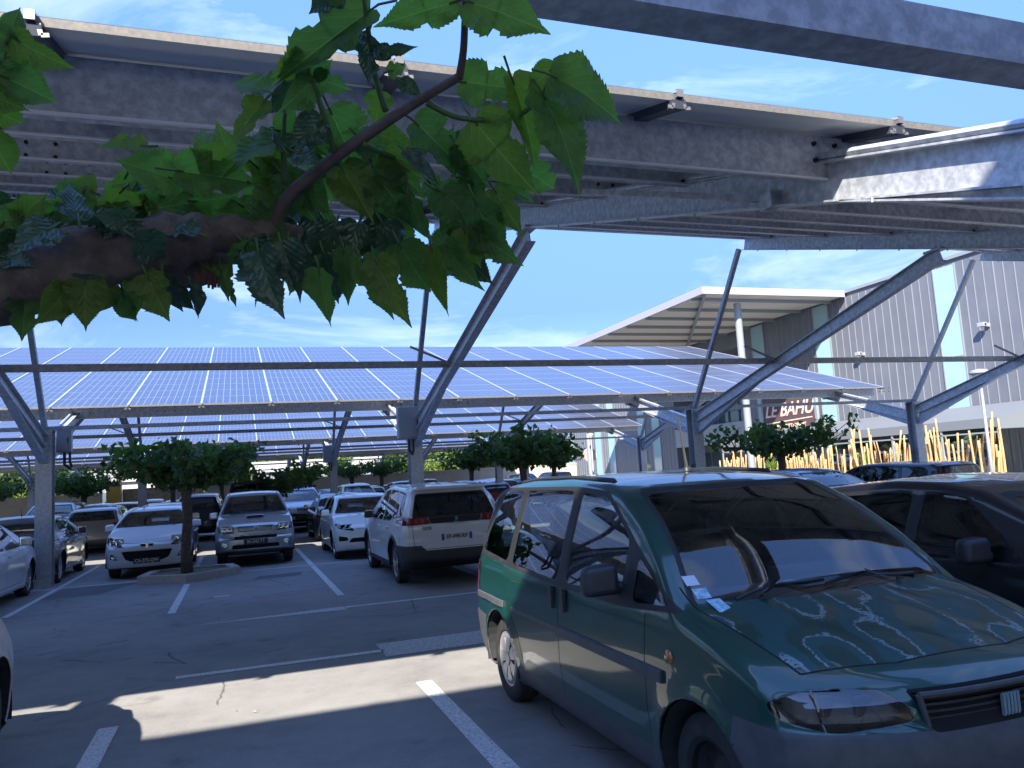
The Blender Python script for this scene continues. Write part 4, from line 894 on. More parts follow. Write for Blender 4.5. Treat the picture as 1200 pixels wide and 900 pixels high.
    if S.get('detail', 1):
        b = MB(); mt = Matrix.Translation((W3 * .5, c + .86, zb - .06)) @ Matrix.Rotation(R_(28), 4, 'X'); b.lathe([(.0, .172), (.014, .186), (0, .2), (-.014, .186)], 32, 0, 'y', True, mtx=mt)
        b.box((-.18, -.012, -.02), (.18, .012, .02), mtx=mt); b.box((-.05, -.02, -.18), (.05, .02, .04), mtx=mt); o = b.build('steering_wheel', M['blackp'], root); o.location = (0, -L / 2, 0)
        b = MB(); zt_ = S['wind'][0][1] if False else max(p[1] for p in S['wind']) - .10; ym = S['mirror_y']; b.box((-.11, ym, zt_ - .03), (.11, ym + .03, zt_ + .03)); b.bar((0, ym, zt_ + .02), (0, ym + .03, zt_ + .09), .015); o = b.build('inner_mirror', M['blackp'], root, bevel=.01); o.location = (0, -L / 2, 0)
    for ys in S['seats']:
        for s in (-1, 1):
            o = seat_mesh(.5 if ys == S['seats'][0] else .56).build('seat', M['seat'], root, bevel=.03); o.location = (s * S['W'] * .215, ys - L / 2, zb - .62)
    # door mirrors
    my, mz = S['mirror']
    for s in (-1, 1):
        p = B.pt(my, mz); b = MB(); x = p.x
        b.add([(s * (x + a), my + q, mz + r) for a, q, r in ((.035, -.075, -.065), (.235, -.045, -.07), (.235, .065, -.07), (.035, .075, -.065), (.04, -.07, .10), (.22, -.04, .085), (.22, .06, .09), (.04, .075, .10))],
              [(3, 2, 1, 0), (4, 5, 6, 7), (0, 1, 5, 4), (1, 2, 6, 5), (2, 3, 7, 6), (3, 0, 4, 7)] if s > 0 else [(0, 1, 2, 3), (7, 6, 5, 4), (4, 5, 1, 0), (5, 6, 2, 1), (6, 7, 3, 2), (7, 4, 0, 3)])
        b.bar((s * (x - .06), my + .01, mz - .045), (s * (x + .10), my + .01, mz - .03), .10, .07); o = b.build('wing_mirror', M[S['mirmat']] if isinstance(S['mirmat'], str) else S['mirmat'], root, bevel=.045, auto=60); o.location = (0, -L / 2, 0)
        g_ = MB(); g_.add([(s * (x + a), my + .074 - (a - .05) * .1, mz + r) for a, r in ((.06, -.04), (.21, -.045), (.2, .07), (.06, .08))], [(0, 1, 2, 3)]); g_.build('mirror_glass', M['chrome'], o)
    # wipers
    if S.get('detail', 1):
        for x0, x1 in S.get('wipers', ((-.55, .02), (.02, .58))):
            b = MB(); zz = S['wz'] + .015; f = lambda x, h: (x, B.ypos(S['cowl'] + .02, zz, x) + h * S['wslope'] - .02 - .06 * (x / .7) ** 2, zz + h - .02 * (x / .7) ** 2)
            b.tube([f(x0 + (x1 - x0) * k / 5, .035 + .03 * k / 5 + .012 * math.sin(k)) for k in range(6)], .010, 6); b.tube([f(x0 + .1, .02), f((x0 + x1) / 2, .07)], .012, 6); b.tube([f(x1 - .06, -.02), f((x0 + x1) / 2, .075)], .013, 6)
            o = b.build('wiper', M['blackp'], root, smooth=True); o.location = (0, -L / 2 - .018, .012)
    for ys, z in S.get('handles', []):
        for s in (-1, 1):
            p = B.pt(ys, z); b = MB(); b.box((s * (p.x + .004), ys - .09, z - .018), (s * (p.x + .035), ys + .09, z + .018)); o = b.build('door_handle', M[S.get('hmat', 'blackp')] if isinstance(S.get('hmat', 'blackp'), str) else S['hmat'], root, bevel=.012); o.location = (0, -L / 2, 0)
    for (y_, z_, txt, front, dark) in S.get('plates', []):
        # y_ : local y of the plate face
        s = -1 if front else 1; t = MB(); t.box((-.26, min(0, s * .012), -.055), (.26, max(0, s * .012), .055)); o = t.build('number_plate', M['plateblack' if dark else 'platew'], root, bevel=.006); o.location = (S.get('platex', 0), y_ - L / 2, z_)
        t = MB(); t.box((-.26 if front else .215, s * .0125 - .001, -.054), (-.215 if front else .26, s * .0145 + .001, .054)); t.build('country_band', M['plateb'], o) if not dark else None
        if not dark:
            t = MB(); t.box((.215 if front else -.26, s * .0125 - .001, -.054), (.26 if front else -.215, s * .0145 + .001, .054)); t.build('region_band', M['plateb'], o)
        if txt: text_obj(txt, .098, M['textw' if dark else 'text'], o, (0, s * .015, 0), (R_(90), 0, 0 if front else R_(180)), 'plate_lettering', bold=.0012, sx=.86)
    return root, B, done
TOY = 0
# --- shared outlines -------------------------------------------------
SIDE_T = [(.15, .93), (.30, .965), (.55, 1.0), (.80, .995), (.98, .965)]
def F(y0, y1): return lambda c, n: y0 < c.y < y1
front_f = lambda c, n: c.y < .60 and n.y < .15
front_w = lambda c, n: c.y < .75 and n.y < .6
def mir(P): return [(-x, z) for x, z in P][::-1]

# --- green people carrier ---------------------------------------------
green = car_paint('dark_green_paint', (.004, .058, .043), .2)
def faded():                                            # clear coat flaking off the bonnet in pale edged patches
    m = car_paint('dark_green_paint_flaking', (.004, .045, .040), .25); n = m.node_tree; L = n.links.new; b = n.nodes['Principled BSDF']
    t = nd(m, 'ShaderNodeTexCoord'); mpg = nd(m, 'ShaderNodeMapping'); mpg.inputs['Scale'].default_value = (1.25, .55, 1); mpg.inputs['Rotation'].default_value = (0, 0, .45); mpg.inputs['Location'].default_value = (.35, .1, 0); L(t.outputs['Object'], mpg.inputs[0])
    wob = nd(m, 'ShaderNodeTexNoise', Scale=22., Detail=7., Roughness=.75); L(t.outputs['Object'], wob.inputs[0])
    base = nd(m, 'ShaderNodeTexNoise', Scale=2.3, Detail=1.0, Roughness=.35); L(mpg.outputs[0], base.inputs[0])
    v = mth(m, 'ADD', base.outputs[0], mth(m, 'MULTIPLY', mth(m, 'SUBTRACT', wob.outputs[0], .5), .105))
    d = mth(m, 'ABSOLUTE', mth(m, 'SUBTRACT', mth(m, 'FRACT', mth(m, 'MULTIPLY', v, 6.5)), .5)); d = mth(m, 'MULTIPLY', d, .18)
    ew = nd(m, 'ShaderNodeTexNoise', Scale=6., Detail=2.); L(t.outputs['Object'], ew.inputs[0])
    edge = mth(m, 'LESS_THAN', d, mth(m, 'MULTIPLY', mth(m, 'POWER', ew.outputs[0], 2.), .038))
    sp = nd(m, 'ShaderNodeTexNoise', Scale=90., Detail=4.); L(t.outputs['Object'], sp.inputs[0]); edge = mth(m, 'MULTIPLY', edge, mth(m, 'GREATER_THAN', sp.outputs[0], .43))
    inside = mth(m, 'GREATER_THAN', mth(m, 'FRACT', mth(m, 'MULTIPLY', v, 6.5)), .5)
    m1 = nd(m, 'ShaderNodeMixRGB'); m1.inputs[1].default_value = (.004, .058, .048, 1); m1.inputs[2].default_value = (.018, .080, .078, 1); L(inside, m1.inputs[0])
    m2 = nd(m, 'ShaderNodeMixRGB'); m2.inputs[2].default_value = (.22, .30, .32, 1); L(edge, m2.inputs[0]); L(m1.outputs[0], m2.inputs[1]); L(m2.outputs[0], b.inputs['Base Color'])
    cw = mth(m, 'SUBTRACT', .95, mth(m, 'MULTIPLY', inside, .75)); L(cw, b.inputs['Coat Weight']); L(mth(m, 'ADD', .30, mth(m, 'MULTIPLY', inside, .12)), b.inputs['Roughness']); return m
flake = faded()
wshield = rp([(-.80, 1.045), (.80, 1.045), (.60, 1.615), (-.60, 1.615)], .07, 4)
MPV = dict(L=4.45, W=1.82, H=1.72, wr=.315, wheels=(.84, 3.66), rims=('steel', 'cover'), paint=green, ny=110, n=(12, 7, 32, 4), rr=.195,
    top=[(0, .80), (.04, .855), (.12, .885), (.35, .945), (.70, 1.03), (1.0, 1.10), (1.26, 1.325), (1.50, 1.49), (1.80, 1.625), (2.10, 1.675), (2.7, 1.705), (3.4, 1.70), (4.0, 1.665), (4.32, 1.62), (4.45, 1.56)],
    bot=[(0, .26), (.3, .2), (4.2, .2), (4.45, .3)], rad=[(0, .05), (.3, .07), (.9, .09), (1.3, .055), (2, .085), (4.45, .10)], crown=[(0, .03), (.5, .05), (1.0, .05), (1.5, .045), (2, .03), (4.45, .03)],
    side=SIDE_T[:-1] + [(1.0, .972), (1.08, .945), (1.30, .875), (1.62, .755), (1.72, .72)], plan=[(0, .90), (.06, .945), (.2, .97), (.6, .99), (1.1, 1), (3.6, 1), (4.22, .985), (4.40, .965), (4.45, .94)],
    nose=[(.25, .08), (.34, .0), (.60, .0), (.69, .02), (.705, .055), (.80, .085), (.88, .13)], cf=.30, tail=[(.3, .05), (.4, 0), (.6, 0), (.66, .02), (1.0, .04), (1.3, .11), (1.6, .20)], cr=.07,
    wz=1.03, belt=1.05, cowl=1.0, wslope=1.12, seats=(2.15, 3.1), mirror=(1.62, 1.13), mirmat='blackp', mirror_y=1.95,
    wind=wshield, rear=rp([(-.68, 1.08), (.68, 1.08), (.58, 1.54), (-.58, 1.54)], .06, 3),
    band=[rp([(.98, 1.045), (1.56, 1.36), (1.98, 1.605), (2.5, 1.635), (3.9, 1.628), (4.12, 1.60), (4.34, 1.085), (3.4, 1.035), (2.4, 1.005), (1.5, 1.005)], .03, 2)],
    windows=[[(1.08, 1.065), (1.46, 1.04), (1.46, 1.27)], [(1.60, 1.045), (1.60, 1.35), (1.99, 1.57), (2.36, 1.595), (2.36, 1.04)], [(2.50, 1.04), (2.50, 1.605), (3.37, 1.605), (3.40, 1.065)], [(3.52, 1.075), (3.49, 1.602), (3.93, 1.595), (4.22, 1.12)]],
    zones=[([(-.1, .0), (.62, .0), (.575, .70), (-.1, .70)], 'side', lambda c, n: c.y < .62 and c.z < .72, 3), ([(4.0, .0), (4.6, .0), (4.6, .64), (4.02, .60)], 'side', lambda c, n: True, 3), ([(1.15, .1), (3.32, .1), (3.32, .33), (1.15, .36)], 'side', SIDE, 3), (rp([(-.37, .692), (.37, .692), (.40, .828), (-.40, .828)], .02, 2), 'front', lambda c, n: c.y < .4, 2)],
    doors=[[(1.30, .36), (1.30, 1.01)], [(2.44, .34), (2.44, 1.01)], [(3.47, 1.04), (3.47, .78), (3.22, .56), (3.18, .34)]],
    lines=[([(-.79, 1.10), (-.70, .37), (-.3, .27), (.3, .27), (.70, .37), (.79, 1.10)], 'top', lambda c, n: n.z > .3 and c.z < 1.13, .010)],
    handles=[], lower='greyp', plates=[(-.02, .45, '', True, False), (4.47, .80, '', False, False)])
HL = rp([(.40, .735), (.72, .70), (.86, .74), (.87, .80), (.72, .845), (.47, .835)], .05, 4)
MPV['parts'] = [('headlight', 'lens', [HL], 'front', front_w, 0), ('headlight', 'lens', [mir(HL)], 'front', front_w, 0),
    ('bonnet', flake, [[(-.695, .375), (-.3, .275), (.3, .275), (.695, .375), (.785, 1.10), (-.785, 1.10)]], 'top', lambda c, n: n.z > .35 and c.z < 1.075 and c.z > .8, 0),
    ('tail_light', 'redl', [rp([(4.22, .72), (4.6, .72), (4.6, 1.05), (4.26, 1.03)], .03, 2)], 'side', LS, .004), ('tail_light', 'redl', [rp([(4.22, .72), (4.6, .72), (4.6, 1.05), (4.26, 1.03)], .03, 2)], 'side', RS, .004)]
def grille(parent, L, y, z0, z1, w, wt=None, slats=5, cf=.30, frame=True, m='greyp', sag=0.):
    o_ = MB(); wt = wt or w; N_ = 14
    def P(u, z, d=0): x = u * (w + (wt - w) * (z - z0) / (z1 - z0)); return (x, y + cf * (abs(x) / .9) ** 2.6 + d - L / 2, z)
    V = []; 
    for i in range(N_ + 1): u = -1 + 2 * i / N_; V += [P(u, z0, .04), P(u, z1, .04)]
    o_.add(V, [(2 * i, 2 * i + 2, 2 * i + 3, 2 * i + 1) for i in range(N_)], 0)
    for k in range(slats):
        z = z0 + (z1 - z0) * (k + .5) / slats; V = []
        for i in range(N_ + 1): u = -1 + 2 * i / N_; V += [P(u, z - .005, .005), P(u, z + .005, .005), P(u, z + .005, .035), P(u, z - .005, .035)]
        o_.add(V, [(4 * i + a, 4 * i + 4 + a, 4 * i + 4 + (a + 1) % 4, 4 * i + (a + 1) % 4) for i in range(N_) for a in range(4)], 1)
    if frame: o_.tube([P(-1 + 2 * i / N_, z1) for i in range(N_ + 1)] + [P(1 - 2 * i / N_, z0) for i in range(N_ + 1)] + [P(-1, z1)], .012, 8, 2)
    return o_.build('grille', [M['gap'], M['blackp'], M[m]], parent)
def lamp_inside(parent, L, B, x0, x1, z0, z1, dark, depth=.05, n=2):
    for s in (-1, 1):
        b = MB(); V = []; N_ = 8
        for i in range(N_ + 1):
            x = x0 + (x1 - x0) * i / N_; y = B.ypos(0, (z0 + z1) / 2, x) + .045 + .0 * i
            if x > B.hw(.3, .75) - .12: y += (x - B.hw(.3, .75) + .12) * 1.6
            x_ = min(x, B.hw(y, .75) - .035); V += [(s * x_, y + .0, z0), (s * x_, y + .03, z1)]
        b.add(V, [(2 * i, 2 * i + 2, 2 * i + 3, 2 * i + 1) if s > 0 else (2 * i + 1, 2 * i + 3, 2 * i + 2, 2 * i) for i in range(N_)], 0)
        for k in range(n):
            x = x0 + (x1 - x0) * (.26 + .34 * k); y = B.ypos(0, (z0 + z1) / 2, x); r = min(.062, (z1 - z0) * .42)
            b.lathe([(.02, r * 1.05), (.012, r), (.04, r * .7), (.05, .012), (.0, .010), (-.002, 0)], 24, 0 if dark else 1, 'y', mtx=Matrix.Translation((s * x, y + .0, (z0 + z1) / 2)))
        o = b.build('lamp_reflector', [M['dreflector' if dark else 'reflector'], M['chrome']], parent, auto=40); o.location = (0, -L / 2, 0)
van, VB, vd = make_car(MPV, 'people_carrier', 'dark green people carrier with flaking bonnet paint, large in the right foreground', 'minivan')
VX, VY = 2.81, 2.33 + 4.45 / 2
van.location = (VX, VY, 0)
LV = 4.45
grille(van, LV, .045, .695, .825, .37, .40, 5)
lamp_inside(van, LV, VB, .42, .84, .715, .83, True, n=0)
for s in (-1, 1):
    b = MB()
    for x0_, x1_, z0_, z1_ in ((.60, .70, .735, .822), (.47, .585, .735, .815)):
        y_ = VB.ypos(0, .77, (x0_ + x1_) / 2) + .062; b.box((s * x0_ if s > 0 else -x1_, y_, z0_), (x1_ if s > 0 else -x0_, y_ + .02, z1_))
    o = b.build('lamp_bowl', mat('dull_reflector', (.20, .19, .18), .35, .5), van, bevel=.012); o.location = (0, -LV / 2, 0)
for s in (-1, 1):                                       # chrome divider between lamp and indicator, moulding, side repeater
    b = MB(); b.tube([(s * .735, VB.ypos(0, z, .735) - .004 - LV / 2, z) for z in (.70, .74, .78, .82, .845)], .005, 6); b.build('lamp_divider', M['chrome'], van)
    b = strip_on(VB, [1.12 + .12 * k for k in range(2)] + [1.32 + i * .14 for i in range(9)], .735, .062, .018, s); o = b.build('side_moulding', M['greyp'], van); o.location = (0, -LV / 2, 0)
    b = strip_on(VB, [2.47 + i * .11 for i in range(9)], .742, .03, .006, s); o = b.build('side_moulding', M['greyp'], van); o.location = (0, -LV / 2, 0)
    b = strip_on(VB, [3.52 + i * .08 for i in range(11)], .755, .05, .016, s); o = b.build('side_moulding', M['greyp'], van); o.location = (0, -LV / 2, 0)
    p = VB.pt(1.06, .84); b = MB(); b.lathe([(0, .034), (.008, .030), (.012, 0)] if s > 0 else [(0, .034), (-.008, .030), (-.012, 0)], 20, 0, 'x'); o = b.build('side_repeater', M['orange'], van, smooth=True); o.location = (s * (p.x + .001), p.y - LV / 2, .84)
    for yy in (2.335, 2.53):                            # two door handles back to back at the door gap
        p = VB.pt(yy, .925); b = MB(); b.box((s * (p.x - .004), yy - .034, .85), (s * (p.x + .003), yy + .034, 1.0), 1); b.box((s * (p.x + .003), yy - .026, .865), (s * (p.x + .026), yy + .026, .985), 0); o = b.build('door_handle', [M['blackp'], M['gap']], van, bevel=.01); o.location = (0, -LV / 2, 0)
    # roof rail and its feet
    rl = MB(); P = [(s * (.60 - .02 * abs(k - 4) / 4), 2.15 + .22 * k - LV / 2, sm(MPV['top'], 2.15 + .22 * k, .03) - .012) for k in range(9)]; rl.tube([(P[0][0], P[0][1] - .08, P[0][2] - .05)] + P + [(P[-1][0], P[-1][1] + .08, P[-1][2] - .05)], .014, 8)
    rl.build('roof_rail', M['blackp'], van, smooth=True)
    p = VB.pt(3.0, .45)
b = MB(); b.lathe([(0, .026), (.02, .02), (.035, .008)], 16, 0, 'z'); b.tube([(0, 0, .03), (-.005, .02, .2), (-.01, .04, .40)], [.013, .008, .005], 6); o = b.build('roof_aerial', M['blackp'], van); o.location = (.12, 2.42 - LV / 2, 1.694)
b = MB()                                                # crest of five slanted bars on the grille
for k in range(5): x = -.036 + .018 * k; b.add([(x - .0065, 0, -.035 - .008), (x + .0065, 0, -.035), (x + .0075, 0, .035 + .006), (x - .0055, 0, .035), (x - .0065, .014, -.043), (x + .0065, .014, -.035), (x + .0075, .014, .041), (x - .0055, .014, .035)], [(0, 1, 2, 3), (4, 5, 1, 0), (1, 5, 6, 2), (2, 6, 7, 3), (3, 7, 4, 0)])
o = b.build('grille_emblem', mat('emblem_blue_grey', (.30, .42, .46), .3, .4), van); o.location = (0, .025 - LV / 2, .752)
def on_screen(B, S, x, z, lift=.004):                   # point on the windscreen at lateral x and height z
    lo, hi = S['cowl'] - .1, S['cowl'] + 1.3
    for _ in range(30):
        y = (lo + hi) / 2; zt = sm(S['top'], y, .035); cr = itp(S['crown'], y); w1 = B.hw(y, zt - cr - .06); zz = zt - cr * (x / w1) ** 2
        if zz < z: lo = y
        else: hi = y
    return Vector((x, y, z))
def sticker(B, S, root, x, z, w_, h, m, name='windscreen_sticker', inside=.006):
    b = MB(); V = []
    for a, c in ((-w_ / 2, -h / 2), (w_ / 2, -h / 2), (w_ / 2, h / 2), (-w_ / 2, h / 2)): p = on_screen(B, S, x + a, z + c); V.append((p.x, p.y + inside - S['L'] / 2, p.z))
    b.add(V, [(0, 1, 2, 3)]); return b.build(name, m, root)
M['stk'] = mat('sticker_blue', (.16, .42, .62), .6, noise=(45., (.55, .7, .75), .42, .6, 0)); M['stw'] = mat('sticker_pale', (.60, .70, .78), .6); M['paper'] = mat('paper', (.5, .62, .72), .8)
for x, z, a, m_ in ((-.715, 1.17, .07, 'stw'), (-.70, 1.115, .075, 'stk'), (-.665, 1.068, .075, 'stk')): sticker(VB, MPV, van, x, z, a, .042, M[m_], inside=-.004)
b = MB(); b.box((-.05, -.001, -.10), (.05, .001, .0)); b.add([(-.05, .0, 0), (.05, 0, 0), (.02, 0, .03), (-.02, 0, .03)], [(0, 1, 2, 3)]); b.tube([(0, 0, .03), (0, 0, .17)], .002, 4); o = b.build('air_freshener', M['stw'], van); o.location = (.0, 1.97 - LV / 2, 1.40)
b = MB(); b.box((.05, 1.22, 1.052), (.42, 1.46, 1.056)); o = b.build('paper_sheet', M['paper'], van); o.location = (0, -LV / 2, 0)
for s in (-.42, .42): b = MB(); b.box((s - .015, .98, 1.078), (s + .015, 1.0, 1.094)); o = b.build('washer_nozzle', M['blackp'], van); o.location = (0, -LV / 2 - .05, .004)
b = MB(); b.box((-.5, 4.10, .70), (.3, 4.28, .95)); o = b.build('cargo', M['dash'], van); o.location = (0, -LV / 2, 0)

# --- every other car --------------------------------------------------
def base_spec(L, W, H, nz, cy, cz, wy, ry, tail, tz, paint, rims, wheels, wr=.31, belt=None, by=None, cyl=None, qy=None, **k):
    belt = belt or cz - .06; by = by or wy + .55; cyl = cyl or by + .85
    cl = dict(L=L, W=W, H=H, wr=wr, wheels=wheels, rims=rims, paint=paint, ny=64, n=(8, 5, 22, 3), rr=wr * .66,
        top=[(0, nz - .07), (.05, nz - .01), (.16, nz + .03), (cy * .6, nz + (cz - nz) * .72), (cy, cz), ((cy + wy) / 2, (cz + H - .05) / 2 + .03), (wy, H - .065), (wy + .35, H - .015), (wy + .8, H), (ry, H - .05)] + tail,
        bot=[(0, .24), (.3, .19), (L - .3, .2), (L, .30)], rad=[(0, .05), (.3, .07), (cy, .08), ((cy + wy) / 2, .05), (wy + .2, .08), (L, .09)], crown=[(0, .03), (.5, .05), (cy, .05), ((cy + wy) / 2, .05), (wy + .3, .03), (L, .03)],
        side=[(.15, .93), (.30, .965), (.55, 1.0), (.80, .99), (belt - .04, .955), (belt + .08, .905), (H - .12, .73), (H, .69)], plan=[(0, .88), (.06, .93), (.2, .965), (.6, .99), (1.1, 1), (L - .8, 1), (L - .25, .96), (L, .90)],
        nose=[(.22, .07), (.32, .01), (.50, 0), (.62, .01), (nz - .03, .06), (nz + .05, .12)], cf=.30, tail=tz, cr=.13, wz=cz - .05, belt=belt, cowl=cy, wslope=(wy - cy) / (H - cz), seats=(by - .30, by + .62), mirror=(cy + .52, belt + .07), mirmat=paint, mirror_y=wy + .02,
        wind=rp([(-W * .435, cz - .015), (W * .435, cz - .015), (W * .325, H - .11), (-W * .325, H - .11)], .06, 3), rear=rp([(-W * .37, belt + .07), (W * .37, belt + .07), (W * .30, H - .15), (-W * .30, H - .15)], .05, 3),
        windows=[[(cy + .50, belt + .01), (wy + .12, H - .135), (by, H - .115), (by, belt)], [(by + .1, belt), (by + .1, H - .115), (cyl - .08, H - .14), (cyl, belt + .02)]] + ([[(cyl + .06, belt + .05), (cyl + .0, H - .145), (qy - .16, H - .18), (qy, belt + .10)]] if qy else []),
        doors=[[(cy + .36, .32), (cy + .36, belt - .02)], [(by + .05, .30), (by + .05, belt - .02)], [(cyl + .05, belt - .02), (cyl - .02, .70), (cyl - .12, .45)], [(cy + .36, .32), (cyl - .14, .32)]],
        handles=[(by - .13, belt - .13), (cyl - .18, belt - .12)], hmat=paint, lower='blackp', wrad=.06, seg='h')
    cl.update(k); return cl
def place(o, x, y, away=False, rz=0, sc=None): o.location = (x, y, 0); o.rotation_euler = (0, 0, (math.pi if away else 0) + rz)
rear_f = lambda L: (lambda c, n: c.y > L - .75 and n.y > -.2)
def rear_parts(L, lights, extra=()):
    f = rear_f(L); P = []
    for nm, m, poly, both in lights:
        P.append((nm, m, [poly], 'front', f, .003)); 
        if both: P.append((nm, m, [mir(poly)], 'front', f, .003))
    return P
white = car_paint('white_car_paint', (.66, .67, .69)); pearl = car_paint('pearl_white_paint', (.70, .70, .68)); silver = car_paint('silver_car_paint', (.38, .40, .42), .75); dgrey = car_paint('dark_grey_car_paint', (.02, .022, .028), .3)
black = car_paint('black_car_paint', (.006, .006, .008)); blue = car_paint('blue_grey_car_paint', (.10, .15, .25), .5); brown = car_paint('beige_silver_paint', (.30, .29, .27), .7); red = car_paint('dark_red_car_paint', (.22, .015, .03), .2); navy = car_paint('navy_car_paint', (.018, .028, .055), .4)

# white hatchback with a wide lower grille and swept lamps
H2 = base_spec(4.04, 1.72, 1.47, .76, 1.02, 1.06, 1.92, 3.30, [(3.60, 1.36), (3.80, 1.30), (4.04, 1.22)], [(.3, .05), (.42, 0), (.6, 0), (.75, .04), (1.0, .12), (1.25, .26)], white, ('cover', 'cover'), (.80, 3.34), .30, belt=.95, cyl=3.28, by=2.42)
hl2 = rp([(.44, .655), (.60, .655), (.82, .76), (.83, .87), (.74, .87), (.50, .71)], .03, 3)
lg2 = rp([(-.50, .58), (.50, .58), (.42, .41), (.28, .36), (-.28, .36), (-.42, .41)], .04, 3); fg2 = rp([(.57, .40), (.73, .43), (.72, .54), (.66, .53)], .02, 3)
H2['parts'] = [('headlight', 'lens', [hl2], 'front', front_w, 0), ('headlight', 'lens', [mir(hl2)], 'front', front_w, 0), ('lower_grille', 'gap', [lg2], 'front', front_f, -.012), ('fog_lamp', 'blackp', [fg2], 'front', front_f, -.004), ('fog_lamp', 'blackp', [mir(fg2)], 'front', front_f, -.004),
    ('tail_light', 'redl', [rp([(.60, .72), (.84, .72), (.84, 1.0), (.66, .98)], .03, 2)], 'front', rear_f(4.04), .003), ('tail_light', 'redl', [mir(rp([(.60, .72), (.84, .72), (.84, 1.0), (.66, .98)], .03, 2))], 'front', rear_f(4.04), .003)]
H2['lines'] = [([(-.62, .765), (-.3, .735), (.3, .735), (.62, .765)], 'front', front_w, .008)]
H2['zones'] = [([(-.1, 0), (4.2, 0), (4.2, .235), (-.1, .235)], 'side', lambda c, n: c.z < .24, 3)]
H2['plates'] = [(-.012, .375, 'CA-273-QW', True, True)]
c1, B1, d1_ = make_car(H2, 'hatchback', 'white hatchback facing the viewer with a wide dark smiling grille, behind the kerb island')
place(c1, -1.86, 18.42 + 2.02)
lamp_inside(c1, 4.04, B1, .46, .82, .67, .85, False)
grille(c1, 4.04, .012, .385, .565, .30, .46, 4, frame=False)
def lion(parent, x, y, z, s, m='chrome', rot=0):         # small rampant animal badge
    P = [(-.30, -.5), (-.12, -.5), (-.02, -.22), (.10, -.30), (.06, -.5), (.26, -.5), (.30, -.2), (.22, .02), (.46, .06), (.50, .16), (.24, .16), (.42, .34), (.34, .42), (.12, .26), (.16, .5), (-.08, .52), (-.20, .36), (-.40, .40), (-.34, .26), (-.16, .14), (-.20, -.10), (-.36, -.3)]
    b = MB(); n = len(P); b.add([(a * s, 0, c * s) for a, c in P] + [(a * s, .008, c * s) for a, c in P], [tuple(range(n)), tuple(range(n, 2 * n))[::-1]] + [(i, i + n, (i + 1) % n + n, (i + 1) % n) for i in range(n)]); o = b.build('animal_badge', M[m], parent); o.location = (x, y, z); o.rotation_euler = (0, 0, rot); return o
b = MB(); Pb = rp([(-.14, .045), (.14, .045), (.09, -.05), (-.09, -.05)], .03, 3); b.add([(a, 0, c) for a, c in Pb], [tuple(range(len(Pb)))]); b.tube([(a, -.002, c) for a, c in Pb + Pb[:1]], .008, 6, 1); o = b.build('badge_plate', [M['gap'], M['chrome']], c1); o.location = (0, B1.ypos(0, .68, 0) - 2.02 - .018, .675)
lion(c1, 0, B1.ypos(0, .68, 0) - 2.02 - .03, .675, .085)
for s in (-1, 1): b = MB(); b.lathe([(-.02, 0), (-.025, .04), (0, .045)], 16, 0, 'y'); o = b.build('fog_bulb', M['reflector'], c1); o.location = (s * .655, B1.ypos(0, .47, .655) - 2.02, .475)

# silver off-roader
RV = base_spec(4.25, 1.76, 1.68, .95, 1.08, 1.17, 1.78, 3.75, [(4.05, 1.62), (4.25, 1.55)], [(.3, .05), (.45, 0), (.7, 0), (.9, .03), (1.3, .09), (1.55, .16)], silver, ('alloy5', 'alloy5'), (.82, 3.30), .36, belt=1.05, by=2.32, cyl=3.20, qy=3.95, cladding=True)
RV['top'][:3] = [(0, .90), (.05, .955), (.16, .99)]; RV['nose'] = [(.28, .09), (.38, .0), (.62, 0), (.66, .04), (.9, .06), (1.0, .10)]; RV['cf'] = .20; RV['bot'] = [(0, .36), (.4, .30), (3.9, .30), (4.25, .36)]
hl3 = rp([(.46, .76), (.80, .78), (.82, .93), (.52, .94), (.45, .88)], .035, 3)
RV['parts'] = [('headlight', 'lens', [hl3], 'front', front_w, 0), ('headlight', 'lens', [mir(hl3)], 'front', front_w, 0), ('lower_grille', 'gap', [rp([(-.46, .62), (.46, .62), (.46, .685), (-.46, .685)], .02, 2), rp([(-.52, .41), (.52, .41), (.50, .50), (-.50, .50)], .03, 2)], 'front', front_f, -.01)]
RV['plates'] = [(-.014, .56, 'BK-542-TT', True, True)]; RV['mirmat'] = silver
c2, B2, d2_ = make_car(RV, 'off_roader', 'silver off-roader with a bonnet scoop facing the viewer, roof aerial and dark plate', 'SUV')
place(c2, .34, 18.85 + 2.125)
lamp_inside(c2, 4.25, B2, .47, .80, .79, .925, False)
o = grille(c2, 4.25, .035, .79, .90, .36, .38, 4, cf=.2, m='silver')
for (a, c_, rr_) in ((.055, .036, 0), (.022, .033, 0), (.04, .013, .017)):
    b = MB(); b.tube([(a * math.cos(t * .314), 0, rr_ + c_ * math.sin(t * .314)) for t in range(21)], .005, 6); o = b.build('oval_badge', M['chrome'], c2); o.location = (0, .02 - 2.125, .845)
b = MB(); b.box((-.20, .52, 1.10), (.20, .80, 1.15)); o = b.build('bonnet_scoop', silver, c2, bevel=.02); o.location = (0, -2.125, -.012)
b = MB(); b.box((-.17, .51, 1.098), (.17, .515, 1.122)); o = b.build('scoop_opening', M['gap'], c2); o.location = (0, -2.13, 0)
for s in (-1, 1):
    b = MB(); b.lathe([(-.02, 0), (-.03, .05), (-.02, .07), (.02, .075)], 20, 0, 'y'); o = b.build('fog_lamp', M['reflector'], c2, smooth=True); o.location = (s * .66, B2.ypos(0, .5, .66) - 2.125, .50)
    rl = MB(); rl.tube([(s * .56, 1.95 + .3 * k - 2.125, RV['H'] - .03 - .012 * abs(k - 2.5)) for k in range(6)], .014, 6); rl.build('roof_rail', M['blackp'], c2)
b = MB(); b.box((-.55, 0, -.03), (.55, .03, .03)); o = b.build('underride_bar', M['dsteel'], c2, bevel=.01); o.location = (0, .10 - 2.125, .33)

